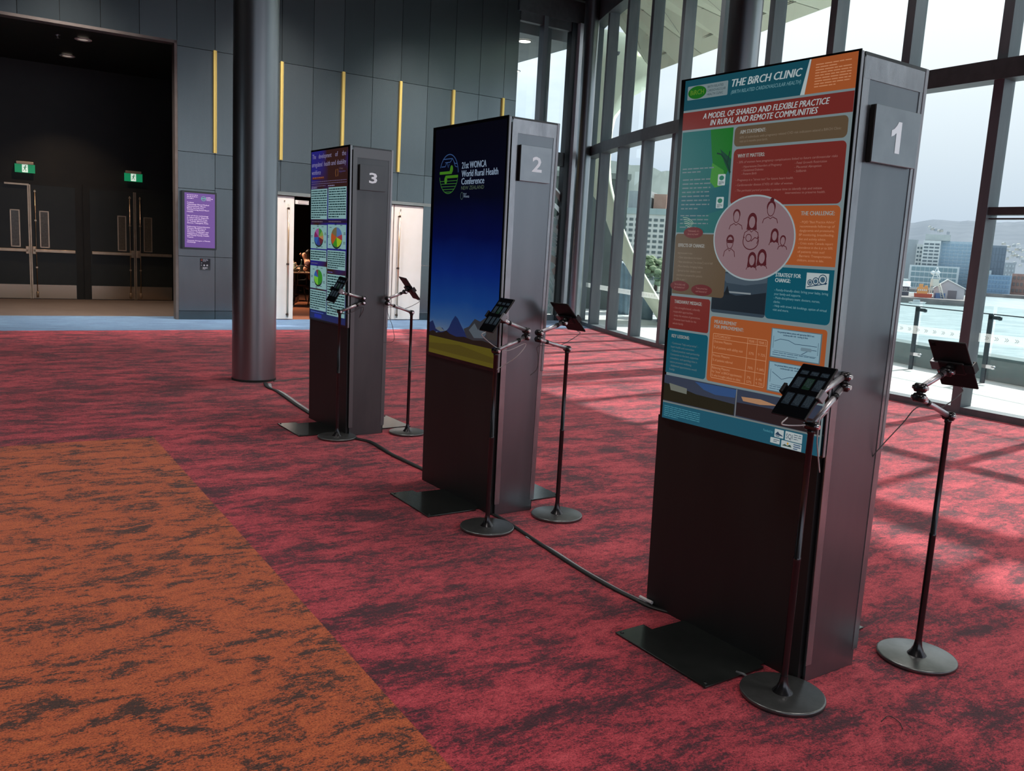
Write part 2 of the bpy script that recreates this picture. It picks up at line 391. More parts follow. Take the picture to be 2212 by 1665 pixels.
def panel(s0, s1, z0, z1, t0=-.02, t1=.0):
    g = .004
    for fc in box(bm, 0, 1, 0, 1, 0, 1, f=lambda x, y, z: W(s0+g+(s1-s0-2*g)*x, t0+(t1-t0)*y, z0+g+(z1-z0-2*g)*z)): fc[lay] = sh
SX = [-4.86]+[-4.25+.5725*k for k in range(11)]+[1.79]
DOORL, DOORR, DOORT = -3.78, .035, 2.27
for i in range(len(SX)-1):
    a, b = SX[i], SX[i+1]
    sh = rnd.uniform(.3, .75); panel(a, b, 4.53, 6.74)
    sh = rnd.uniform(.35, .8); panel(a, b, 2.84, 4.53)
    sh = rnd.uniform(.35, .8)
    if b < DOORL+.3 or a > DOORR-.3:
        panel(a, b, 2.27, 2.84) if a > -4.3 else panel(a, b, 2.23, 2.84)
        panel(a, b, 1.09, 2.27 if a > -4.3 else 2.23); panel(a, b, .15, 1.09); sh = .0; panel(a, b, .0, .15)
    else: panel(a, b, 2.31, 2.84)
# panel over the alcove
for k in range(12):
    sh = rnd.uniform(.2, .5); panel(-4.86-.573*(k+1), -4.86-.573*k, 4.60, 6.74)
sh = 0
struct(bm_obj('wall_back', bm, M_panel))
# black backing, cavity and walls of the hidden rooms
bm = bmesh.new()
def wb(s0, s1, t0, t1, z0, z1, mi=0, b=None): box(b or bm, 0, 1, 0, 1, 0, 1, f=lambda x, y, z: W(s0+(s1-s0)*x, t0+(t1-t0)*y, z0+(z1-z0)*z), mi=mi)
wb(-4.86, DOORL, .0, .16, 0, 6.75); wb(DOORR+.05, 1.80, .0, .16, 0, 6.75); wb(DOORL, DOORR+.05, .0, .16, 2.30, 6.75); wb(-12, -4.86, .0, .16, 4.6, 6.75)
struct(bm_obj('wall_back_core', bm, M_recess))
bm = bmesh.new(); wb(-3.86, 2.0, 7.4, 7.6, 0, 3.2); wb(1.9, 2.0, .16, 7.4, 0, 3.2); wb(-3.86, 2.0, .16, 7.6, 3.2, 3.3); wb(-3.98, -3.86, .16, 7.6, 0, 3.3)
struct(bm_obj('wall_inner_room', bm, M_darkwall))
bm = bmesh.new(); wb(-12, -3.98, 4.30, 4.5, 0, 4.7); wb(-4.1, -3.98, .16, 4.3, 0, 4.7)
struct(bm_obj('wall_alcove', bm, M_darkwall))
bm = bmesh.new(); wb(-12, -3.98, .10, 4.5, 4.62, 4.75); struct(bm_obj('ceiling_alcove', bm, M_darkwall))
bm = bmesh.new(); wb(-12.2, -12, -20, -7.75, 0, 6.75); wb(-12.2, -12, -6.35, 4.5, 0, 6.75); wb(-12.2, -12, -7.75, -6.35, 0, .5); wb(-12.2, -12, -7.75, -6.35, 3.1, 6.75); wb(-12.2, -12, -7.75, -6.35, 1.60, 1.68); wb(-12.2, -12, -7.45, -7.38, .5, 3.1)
struct(bm_obj('wall_left', bm, M_darkwall))
bm = bmesh.new(); v = [bm.verts.new(W(-12.1, t_, z_)) for t_, z_ in ((-7.75, .5), (-6.35, .5), (-6.35, 3.1), (-7.75, 3.1))]; bm.faces.new(v); struct(bm_obj('window_22', bm, M_glass))
# bronze reveal round the alcove opening
bm = bmesh.new(); wb(-4.905, -4.86, -.03, .17, 0, 4.6); wb(-12, -4.86, -.03, .17, 4.56, 4.605); struct(bm_obj('trim_2', bm, M_reveal))
# door head trim and jamb
bm = bmesh.new(); wb(DOORL, DOORR+.08, -.03, .1, 2.25, 2.31); struct(bm_obj('trim_3', bm, noisy('door_head', (.16, .19, .19, 1), (.2, .23, .23, 1), 5, .4)))
bm = bmesh.new(); wb(-.04, DOORR+.08, -.025, .14, 0, 2.25); struct(bm_obj('trim_4', bm, M_brown))

# brass strips set between panels
for k, (s, lab) in enumerate([(-4.25, 'brass strip beside the alcove, left of the round column'), (-3.105, 'brass strip directly right of the big left column'), (-1.96, 'brass strip rising behind the top of the farthest display'),
                              (-.815, 'brass strip between the farthest and the middle display'), (.33, 'brass strip rising behind the left half of the middle display top'), (1.475, 'brass strip nearest the glazed corner, above the middle display')]):
    t_ = thing('brass_strip', 'tall thin '+lab, 'wall strip', W(s, -.02, 2.86), BW, 'brass strips on the dark wall')
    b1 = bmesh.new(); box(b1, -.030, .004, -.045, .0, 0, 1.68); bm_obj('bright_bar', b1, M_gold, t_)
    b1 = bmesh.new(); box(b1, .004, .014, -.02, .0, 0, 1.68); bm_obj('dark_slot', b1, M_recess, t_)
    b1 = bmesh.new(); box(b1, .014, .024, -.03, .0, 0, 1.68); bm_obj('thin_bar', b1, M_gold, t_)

# ================================================================== CURTAIN WALL
def gbox(bm, a0, a1, o0, o1, z0, z1, n=1):   # box along the arc
    for k in range(n):
        b0, b1 = a0+(a1-a0)*k/n, a0+(a1-a0)*(k+1)/n
        P = [G(b0, o0, z0), G(b1, o0, z0), G(b1, o1, z0), G(b0, o1, z0), G(b0, o0, z1), G(b1, o0, z1), G(b1, o1, z1), G(b0, o1, z1)]
        v = [bm.verts.new(p) for p in P]
        for q in ((0, 3, 2, 1), (4, 5, 6, 7), (0, 1, 5, 4), (1, 2, 6, 5), (2, 3, 7, 6), (3, 0, 4, 7)): bm.faces.new([v[i] for i in q])
HW = math.degrees(.055/CR)
tn = 5
for k, a in enumerate(TH):
    bm = bmesh.new(); gbox(bm, a-HW, a+HW, .0, .20, 0, 6.75)
    struct(bm_obj('trim_%d' % tn, bm, M_frame)); tn += 1
for nm, args, mm in (('sill', (.0, .20, 0, .075), M_frame), ('transom', (-.04, .20, 3.50, 3.70), M_trans), ('head', (-.04, .22, 6.17, 6.75), M_trans)):
    bm = bmesh.new(); gbox(bm, -172.4, TH[-1], *args, n=24); struct(bm_obj('trim_%d' % tn, bm, mm)); tn += 1
bm = bmesh.new(); gbox(bm, TH[9], TH[14], .02, .16, 2.13, 2.21, n=6); gbox(bm, TH[9], TH[14], .05, .12, 2.085, 2.10, n=6); struct(bm_obj('trim_%d' % tn, bm, M_trans)); tn += 1
M_band = bpy.data.materials.new('frosted_band'); M_band.use_nodes = True
_t = M_band.node_tree; _t.nodes.clear(); _o = N(_t, 'ShaderNodeOutputMaterial'); _a = N(_t, 'ShaderNodeBsdfTransparent'); _d = N(_t, 'ShaderNodeBsdfTranslucent'); _e = N(_t, 'ShaderNodeBsdfDiffuse'); _m = N(_t, 'ShaderNodeMixShader'); _m2 = N(_t, 'ShaderNodeMixShader')
_d.inputs['Color'].default_value = (.9, .93, .9, 1); _e.inputs['Color'].default_value = (.85, .9, .88, 1)
_m2.inputs[0].default_value = .6; _t.links.new(_e.outputs[0], _m2.inputs[1]); _t.links.new(_d.outputs[0], _m2.inputs[2])
_m.inputs[0].default_value = .36; _t.links.new(_a.outputs[0], _m.inputs[1]); _t.links.new(_m2.outputs[0], _m.inputs[2]); _t.links.new(_m.outputs[0], _o.inputs[0])
for k in range(len(TH)-1):
    a, b = G(TH[k]+HW, .17), G(TH[k+1]-HW, .17)
    bm = bmesh.new(); P = [a, b]; n_ = (a-Vector((CX, CY, 0))).normalized()*.006
    for z0, z1 in ((.075, 3.50), (3.70, 6.17)):
        v = [bm.verts.new(p) for p in (a+Vector((0, 0, z0)), b+Vector((0, 0, z0)), b+Vector((0, 0, z1)), a+Vector((0, 0, z1)))]
        bm.faces.new(v)
    win = struct(bm_obj('window_%d' % (k+1), bm, M_glass))
    # frosted safety band with little chevrons
    def fb(u, v, e, a=a, b=b, n_=n_): d = (b-a).normalized(); return a+d*u+n_*(e*2+.3)+Vector((0, 0, v))
    A = Art(fb); Lw = (b-a).length
    A.rect(0.0, .79, Lw, .885, M_band)
    if k % 1 == 0:
        for j in range(9):
            c_ = .09+j*(Lw-.18)/8
            A.line([(c_-.02, .855), (c_, .838), (c_-.02, .82)], .005, paint(120, 130, 125)); A.line([(c_+.0, .855), (c_+.02, .838), (c_+.0, .82)], .005, paint(120, 130, 125))
    A.build('safety_band', win)

# glazed end of the panelled wall
M_lightpost = noisy('pale_post', (.58, .60, .63, 1), (.64, .66, .69, 1), 5, .4, .4)
bm = bmesh.new(); wb(1.74, 3.45, -.06, .2, 6.30, 6.75); wb(1.80, 3.2, -.02, .12, 3.34, 3.62); wb(1.8, 3.2, -.02, .1, 6.12, 6.30); struct(bm_obj('trim_%d' % tn, bm, M_trans)); tn += 1
bm = bmesh.new(); wb(2.36, 2.46, -.06, .12, 3.62, 6.3); struct(bm_obj('trim_%d' % tn, bm, M_frame)); tn += 1
bm = bmesh.new(); wb(2.66, 2.80, .30, .44, 0, 6.3); struct(bm_obj('trim_%d' % tn, bm, M_frame)); tn += 1
bm = bmesh.new(); wb(3.08, 3.21, -.05, .12, 0, 6.3); struct(bm_obj('trim_%d' % tn, bm, mat('near_black_frame', (.012, .016, .02, 1), .4))); tn += 1
bm = bmesh.new(); wb(3.24, 3.47, -.12, .10, 0, 6.3); struct(bm_obj('trim_%d' % tn, bm, M_lightpost)); tn += 1
bm = bmesh.new(); wb(1.80, 3.08, -.02, .1, 0, .12); wb(1.80, 1.92, -.02, .1, .12, 3.34); struct(bm_obj('trim_%d' % tn, bm, M_frame)); tn += 1
bm = bmesh.new()
v = [bm.verts.new(W(s, .05, z)) for s, z in ((1.8, .12), (3.1, .12), (3.1, 6.3), (1.8, 6.3))]; bm.faces.new(v)
endwin = struct(bm_obj('window_21', bm, M_glass))
# carved-style swirl film on the door glass
def film(name, c):
    m = bpy.data.materials.new(name); m.use_nodes = True; t = m.node_tree; t.nodes.clear(); o = N(t, 'ShaderNodeOutputMaterial'); a = N(t, 'ShaderNodeBsdfDiffuse'); b = N(t, 'ShaderNodeBsdfTranslucent'); x = N(t, 'ShaderNodeMixShader')
    a.inputs['Color'].default_value = c; b.inputs['Color'].default_value = c; x.inputs[0].default_value = .75
    t.links.new(a.outputs[0], x.inputs[1]); t.links.new(b.outputs[0], x.inputs[2]); t.links.new(x.outputs[0], o.inputs[0]); return m
koru = Art(lambda u, v, e: W(u+.10, .04-e, v))
kw = film('white_film', (.92, .97, .96, 1)); kb_ = mat('grey_film', (.32, .30, .27, 1), .6); kt = mat('teal_film', (.30, .42, .42, 1), .6)
koru.poly([(2.35, .14), (2.97, .14), (2.97, 2.3), (2.35, 2.0)], kt)
for (cx, cy, r0, r1, th, mm) in ((2.30, 2.75, .78, .50, .06, kw), (2.30, 2.60, .80, .60, .10, kb_), (2.28, 2.35, .85, .55, .09, kw), (2.25, 2.0, .85, .35, .11, kw), (2.25, 1.86, .85, .30, .035, kw), (2.25, 1.78, .85, .30, .03, kw), (2.25, 1.62, .85, .30, .09, kw), (2.2, 1.45, .85, .25, .14, kb_),
                               (2.2, .9, .80, .62, .08, kw), (2.2, .75, .80, .62, .035, kw), (2.3, .55, .70, .6, .07, kw), (2.45, .45, .5, .45, .05, kw)):
    koru.line([(cx+r0*math.cos(a), cy-.25+r1*math.sin(a)) for a in [(-.6+1.5*j/16) for j in range(17)]], th, mm)
for c, r_ in (((2.72, 2.12), .10), ((2.84, 2.02), .07), ((2.66, .52), .17), ((2.86, 2.2), .05), ((2.6, 1.98), .07)):
    koru.line([(c[0]+r_*(1-a/14)*math.cos(a), c[1]+r_*(1-a/14)*math.sin(a)) for a in [j*.5 for j in range(26)]], .026, kw)
koru.build('swirl_film', endwin)

# round columns
def column(x, y, r_, lab, h=6.75, name='round_column'):
    t_ = thing(name, lab, 'column', (x, y, 0))
    b1 = bmesh.new(); lathe(b1, [(r_, 0.012), (r_, 2.55), (r_, h)], n=64); bm_obj('shaft', b1, M_colm, t_)
    b1 = bmesh.new(); lathe(b1, [(r_+.004, 0), (r_+.004, .02), (r_, .022)], n=64); bm_obj('foot_ring', b1, M_recess, t_)
column(-2.735, 9.02, .222, 'big round dark steel column standing left of the farthest display')
column(2.862, 12.248, .222, 'round dark column by the glass wall, rising behind the top of the nearest display')
column(1.22, 18.47, .155, 'slim round column in the far glazed corner, behind the middle display')

# ================================================================== ALCOVE DOORS
AW = lambda s, t, z: W(s-4.067, 4.30+t, z)
def alcove_pair(mid, wl, wr, n, closer):
    root = thing('double_door', 'dark double fire door with bronze push bars, '+n, 'door', AW(mid, 0, 0), BW, 'dark double doors in the alcove')
    T = 2.26
    for sgn, wd in ((-1, wl), (1, wr)):
        x0, x1 = (-wd, -.012) if sgn < 0 else (.012, wd)
        b1 = bmesh.new(); box(b1, x0, x1, -.06, -.015, .01, T); leaf = bm_obj('door_leaf', b1, M_darkdoor, root)
        b1 = bmesh.new(); box(b1, x0+.01, x1-.01, -.064, -.060, .012, .29); bm_obj('kick_plate', b1, mat('kick_steel', (.52, .40, .30, 1), .22, .9), leaf)
        b1 = bmesh.new(); xa, xb = min(sgn*.04, sgn*(wd-.02)), max(sgn*.04, sgn*(wd-.02)); box(b1, xa, xb, -.13, -.075, .94, 1.0); box(b1, sgn*.06-.03, sgn*.06+.03, -.13, -.06, .90, 1.05); box(b1, sgn*(wd-.06)-.02, sgn*(wd-.06)+.02, -.11, -.06, .95, .99)
        bm_obj('push_bar', b1, M_brass, leaf, bevel=.006)
        b1 = bmesh.new(); c = sgn*(.255 if wd < .9 else .26)
        for q in ((c-.085, c-.065), (c+.065, c+.085)): box(b1, q[0], q[1], -.068, -.06, 1.03, 1.76)
        box(b1, c-.085, c+.085, -.068, -.06, 1.03, 1.05); box(b1, c-.085, c+.085, -.068, -.06, 1.74, 1.76)
        fr = bm_obj('vision_frame', b1, M_brass, leaf)
        b1 = bmesh.new(); box(b1, c-.065, c+.065, -.064, -.06, 1.05, 1.74); bm_obj('vision_glass', b1, noisy('vision_glass', (.07, .06, .05, 1), (.10, .085, .07, 1), 40, .2), fr)
        if not (closer and sgn < 0):
            b1 = bmesh.new(); tube(b1, [(sgn*.10, -.085, .05), (sgn*.10, -.085, 2.17)], .009, 8)
            for zz in (.10, .62, 1.55, 2.12): box(b1, sgn*.10-.018, sgn*.10+.018, -.095, -.06, zz, zz+.03)
            lathe(b1, [(.0, .03), (.022, .035), (.022, .15), (.0, .155)], (sgn*.10, -.085, .0), 12)
            bm_obj('latch_rod', b1, M_brass, leaf)
        b1 = bmesh.new(); box(b1, sgn*.012-.012+(-.004 if sgn < 0 else .004), sgn*.012+.012+(-.004 if sgn < 0 else .004), -.07, -.06, .01, T); bm_obj('meeting_strip', b1, M_brass, leaf)
    if closer:
        b1 = bmesh.new(); box(b1, -.42, .0, -.10, -.06, T-.02, T+.012); bm_obj('closer_arm', b1, M_brass, root)
    b1 = bmesh.new(); box(b1, -wl-.12, wr+.12, -.04, .0, T, T+.08); box(b1, -wl-.12, -wl, -.04, .0, 0, T); box(b1, wr, wr+.12, -.04, .0, 0, T); bm_obj('door_frame', b1, M_darkwall, root)
alcove_pair(-.80, .86, .745, 'right hand pair nearest the purple screen', False)
alcove_pair(-2.745, .84, .82, 'left hand pair at the edge of the photo', True)
def exit_sign(s, lab):
    root = thing('exit_sign', lab, 'exit sign', AW(s, -.02, 2.48), BW, 'green exit signs')
    b1 = bmesh.new(); box(b1, -.15, .15, -.10, .0, .16, .215); bm_obj('housing', b1, mat('cream_metal', (.55, .45, .36, 1), .4, .3), root, bevel=.006)
    b1 = bmesh.new(); box(b1, -.175, .175, -.065, -.05, .0, .165); bm_obj('green_panel', b1, mat('exit_green', (.0, .10, .05, 1), .3, emis=.9, ecol=S(20, 125, 80)), root)
    A = Art(lambda u, v, e: (u, -.065-e*3, v)); wv = mat('exit_white', (.6, .8, .7, 1), .4, emis=.75, ecol=S(225, 245, 230)); gv = mat('exit_dark', (.0, .10, .05, 1), .4, emis=.7, ecol=S(10, 95, 60))
    A.rect(-.05, .008, .05, .157, wv)
    A.ell(.012, .132, .012, .012, gv); A.line([(.005, .118), (-.004, .075)], .020, gv); A.line([(.004, .112), (.026, .098), (.036, .108)], .008, gv); A.line([(.0, .112), (-.022, .104), (-.030, .085)], .008, gv)
    A.line([(-.002, .078), (.016, .058), (.014, .028)], .010, gv); A.line([(-.004, .078), (-.016, .05), (-.04, .046)], .010, gv)
    A.build('running_figure', root)
exit_sign(-.82, 'green running man exit sign above the right hand alcove doors')
exit_sign(-2.80, 'green running man exit sign above the left hand alcove doors')
for i, (x, y, lab) in enumerate([(-7.507, 15.154, 'recessed ceiling downlight in the alcove, the upper one in view'), (-8.55, 16.65, 'recessed ceiling downlight in the alcove, the lower one nearer the doors')]):
    root = thing('downlight', 'small round '+lab, 'ceiling light', (x, y, 4.60), 0, 'alcove downlights')
    b1 = bmesh.new(); lathe(b1, [(.085, .0), (.13, -.0), (.135, -.012), (.12, -.018), (.085, -.016), (.085, .0)], n=28); bm_obj('trim_ring', b1, mat('ring_white', (.80, .74, .68, 1), .4), root)
    b1 = bmesh.new(); lathe(b1, [(0, -.004), (.085, -.004), (.085, .01), (0, .01)], n=20); bm_obj('lens', b1, mat('lamp_dim', (.5, .45, .4, 1), .3, emis=.28, ecol=(1, .85, .7, 1)), root)
    a_ = area('alcove_lamp', (x, y, 4.56), .16, 26, (1, .72, .48), R(95))
root = thing('sprinkler_head', 'small ceiling sprinkler head left of the upper alcove downlight', 'sprinkler', (-7.865, 15.007, 4.62))
b1 = bmesh.new(); lathe(b1, [(0, 0), (.05, 0), (.05, -.01), (.02, -.02), (.015, -.05), (.04, -.055), (.0, -.06)], n=16); bm_obj('head', b1, mat('sprk', (.3, .28, .26, 1), .3, .8), root)

# ================================================================== CREAM DOORS
def leaf_door(s0, s1, lab, handle_side, n, mode='plain'):
    root = thing('cream_door', lab, 'door', W(s0, 0, 0), BW, 'cream door leaves in the dark wall')
    wd = s1-s0
    b1 = bmesh.new(); box(b1, .004, wd-.004, -.012, .035, .012, 2.235); bm_obj('door_leaf', b1, M_cream, root, bevel=.003)
    hx = .095 if handle_side < 0 else wd-.125
    b1 = bmesh.new()
    tube(b1, [(hx, -.075, .05), (hx, -.075, 2.10)], .017, 12); hb = bm_obj('pull_handle', b1, mat('pull_bronze', (.72, .50, .34, 1), .28, .9), root)
    for zz in (.10, 1.02, 2.02):
        b1 = bmesh.new(); tube(b1, [(hx, -.075, zz), (hx, -.01, zz)], .014, 10); lathe(b1, [(.020, -.018), (.020, .018)], (hx, -.075, zz), 12); bm_obj('handle_post', b1, M_brown, hb)
    b1 = bmesh.new(); tube(b1, [(hx-.01+.05*(-handle_side), -.013, 2.15), (hx-.01+.05*(-handle_side), -.02, 2.15)], .012, 10); bm_obj('lock_cylinder', b1, M_brass, root)
    for zz in (.18, 1.02, 1.80, 2.0):
        if handle_side < 0:
            b1 = bmesh.new(); tube(b1, [(wd-.006, -.02, zz), (wd-.006, -.02, zz+.12)], .012, 8); bm_obj('hinge', b1, M_brass, root)
leaf_door(-3.74, -2.84, 'tall cream door leaf with bronze pull, right beside the big column', 1, 1)
leaf_door(-.86, -.045, 'tall cream door leaf with bronze pull, between the farthest and middle displays', -1, 2)
leaf_door(-1.78, -.87, 'cream door leaf almost hidden behind the farthest display', 1, 3)
root = thing('door_closer', 'small white door closer bracket at the top of the open doorway', 'door closer', W(-2.83, 0, 2.11), BW)
b1 = bmesh.new(); box(b1, 0, .25, -.03, .0, 0, .07); bm_obj('body', b1, M_cream, root)
A = Art(lambda u, v, e: (u, -.03-e*3, v)); mmk = paint(90, 40, 40)
for l_ in ([(.06, .012), (.06, .058), (.235, .058), (.235, .012), (.06, .012)],): A.line(l_, .006, mmk)
A.line([(.06, .035), (.235, .035)], .004, mmk); A.build('printed_mark', root)

# wall screen
root = thing('wall_screen', 'portrait purple session screen in a black frame on the dark wall beside the alcove', 'screen', W(-4.82, -.02, 1.215), BW)
b1 = bmesh.new(); box(b1, -.0, .575, -.10, .0, .0, .975); bm_obj('frame', b1, M_bezel, root, bevel=.004)
A = Art(lambda u, v, e: (u, -.1005-e*1.5, v)); pw = screen(236, 205, 240, 1)
A.rect(.045, .03, .545, .945, screen(104, 66, 142, 1)); 
hd = [('To Atiawa', .80)]
def lines(L_, v0, h, pitch, u0=.085):
    for i, (s_, wd) in enumerate(L_): A.text(s_, u0, v0-i*pitch, h, pw, width=wd, bold=.012)
lines([('Te Atiawa', .11), ('Takawaenga Shared Medical', .36), ('Appointments: Maori-', .31), ('Based, Iwi-Led Care', .275), ('Transforming Rural Maori', .36), ('Health', .10)], .775, .020, .0305)
lines([('Use of drone technology', .35), ('in tuberculosis diagnosis', .355), ('in rural and tribal areas', .33), ('of Yadadri Bhuvanagiri', .33), ('district, Telangana, India', .35)], .556, .020, .0305)
lines([('Delivering Comprehensive', .375), ('Primary Healthcare in', .31), ('the Remote Brazilian', .295), ('Amazon: Challenges and', .35), ('Adaptations of Riverside', .345), ('and Fluvial Family Health', .36), ('Teams', .10)], .372, .020, .0295)
lines([('Taumata Rongoa o Manaia', .38), ('Hokianga', .14)], .137, .018, .026)
A.words(.085, .26, .925, .028, 3, pw, h=.35, seed=4)
A.arc(.355, .86, .035, .035, 0, 2*PI, .006, screen(90, 190, 160, 1)); A.line([(.325, .86), (.385, .862)], .012, screen(90, 190, 160, 1))
for i, (s_, wd) in enumerate([('21st WONCA', .075), ('World Rural Health', .11), ('Conference', .075)]): A.text(s_, .40, .876-i*.022, .014, pw, width=wd, bold=.02)
A.build('display', root)
root = thing('wall_plate', 'small dark control plate with white printing under the purple screen', 'wall plate', W(-4.50, -.02, .86), BW)
b1 = bmesh.new(); box(b1, 0, .17, -.012, 0, 0, .20); bm_obj('plate', b1, paint(60, 62, 66), root)
A = Art(lambda u, v, e: (u, -.0125-e*2, v)); A.words(.045, .13, .195, .017, 3, M_white, h=.5, seed=2); A.rect(.01, .16, .035, .19, paint(200, 90, 70)); A.ell(.065, .085, .014, .014, M_white); A.ell(.115, .085, .014, .014, M_white)
A.words(.04, .12, .055, .014, 3, M_white, h=.4, seed=5); A.rect(.012, .118, .03, .13, M_white); A.rect(.012, .08, .026, .092, M_white); A.build('printing', root)

# ================================================================== DISPLAY KIOSKS
KI = [dict(n=(1.122, 2.956), th=34.91, w=.812, d=.307, h=2.199, lx=-.039, ly=.010, lr=.017, zs=.845),
      dict(n=(-.063, 4.750), th=34.50, w=.831, d=.269, h=2.197, lx=-.027, ly=-.025, lr=.008, zs=.825),
      dict(n=(-1.252, 6.575), th=35.55, w=.756, d=.299, h=2.199, lx=-.021, ly=-.009, lr=.004, zs=.845)]
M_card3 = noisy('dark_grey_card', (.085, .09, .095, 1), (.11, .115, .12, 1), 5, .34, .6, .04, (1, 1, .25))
def kiosk(i, K, label, plate, num, numh, numw, poster):
    w_, d, h, zs = K['w'], K['d'], K['h'], K['zs']
    root = thing('poster_display', label, 'display', (*K['n'], 0), R(K['th']), 'free standing poster displays')
    sh = lambda x, y, z: (x+(K['lx']+(K['lr']-K['lx'])*max(0, min(1, x/d)))*z/h, y+K['ly']*z/h, z)
    def B(name, mm, *bx, par=root, bev=0, smooth=False):
        b1 = bmesh.new()
        for q in bx: box(b1, *q, f=sh)
        return bm_obj(name, b1, mm, par, bevel=bev)
    FX = -.032
    disp = B('display_case', M_alu, (FX+.004, FX+.018, -.010, w_-.022, zs, h-.004), bev=.003)
    B('bezel', M_bezel, (FX, FX+.004, -.010, w_-.022, zs, h), par=disp)
    B('front_panel', M_front, (FX+.012, FX+.030, .012, w_-.002, .0, zs))
    B('core', M_recess, (.0, d-.016, .012, w_-.02, .015, h-.03))
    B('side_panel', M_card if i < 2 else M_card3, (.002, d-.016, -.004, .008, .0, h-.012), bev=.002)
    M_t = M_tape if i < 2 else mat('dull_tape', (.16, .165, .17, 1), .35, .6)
    B('edge_tape', M_t, (-.004, .028, -.0065, -.004, .065, h-.02))
    B('edge_tape', M_t, (d-.030, d-.001, -.0065, -.004, .065, h-.02))
    B('top_tape', M_t, (.0, d-.002, -.007, -.0045, h-.085, h-.012))
    B('top_trim', M_bezel, (-.006, d-.001, -.008, .0, h-.014, h-.004))
    B('rear_case', M_alu, (d-.014, d+.002, -.010, w_-.022, zs, h-.004), bev=.003)
    B('rear_panel', M_front, (d-.012, d-.001, .012, w_-.002, .0, zs))
    B('far_side_panel', M_card, (.002, d-.002, w_-.012, w_-.002, .0, h-.012))
    # feet: steel plates with a notch beside the cabinet
    y0, y1 = (.14, .635) if i == 0 else ((.115, .61) if i == 1 else (.10, .59))
    for nm, pts in (('base_plate', [(-.365, y0), (-.05, y0), (-.05, y0+.02), (.1, y0+.02), (.1, y1-.05), (-.20, y1-.05), (-.20, y1), (-.355, y1)]), ('base_plate', [(d-.1, y0+.02), (d+.32, y0+.03), (d+.33, y1), (d+.16, y1), (d+.16, y1-.05), (d-.1, y1-.05)])):
        b1 = bmesh.new(); prism(b1, [(x, y, .002) for x, y in pts], (0, 0, .007)); bp = bm_obj(nm, b1, M_plate, root, bevel=.002)
        for (x, y) in ((pts[0][0]+.02, pts[0][1]+.02), (pts[-1][0]+.02, pts[-1][1]-.02)) if pts[0][0] < 0 else ((d+.30, y0+.05), (d+.30, y1-.02)):
            b1 = bmesh.new(); lathe(b1, [(0, .0125), (.006, .0125), (.008, .0095), (.008, .009)], (x, y, 0), 10); bm_obj('screw', b1, M_black, bp)
    # number plate
    x0, x1, z0, z1 = plate
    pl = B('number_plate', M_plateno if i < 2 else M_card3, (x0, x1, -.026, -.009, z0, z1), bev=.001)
    B('plate_edge', M_recess, (x0-.004, x0, -.024, -.008, z0-.002, z1-.002), par=pl)
    A = Art(lambda u, v, e: sh(u, -.0262-e, v)); nm_ = mat('numeral_white', (.95, .95, .97, 1), .42, .65)
    if num[0] == '1': A.poly([(num[1]+(px_-.5)*numw*1.1, num[2]+py_*numh) for px_, py_ in ((.50, 0), (.92, 0), (.92, 1), (.62, 1), (.50, .88), (.30, .76), (.08, .70), (.08, .50), (.30, .55), (.50, .64))], nm_); num = ('',)+tuple(num[1:])
    if num[0]: A.text(num[0], num[1], num[2], numh, nm_, width=numw, bold=.022, align='C')
    A.build('numeral', pl)
    # artwork on the screen, u from the far left edge
    A = Art(lambda u, v, e: sh(FX-e, w_-.027-u, v), .0008)
    poster(A); A.build('screen_artwork', disp)
    return root, sh

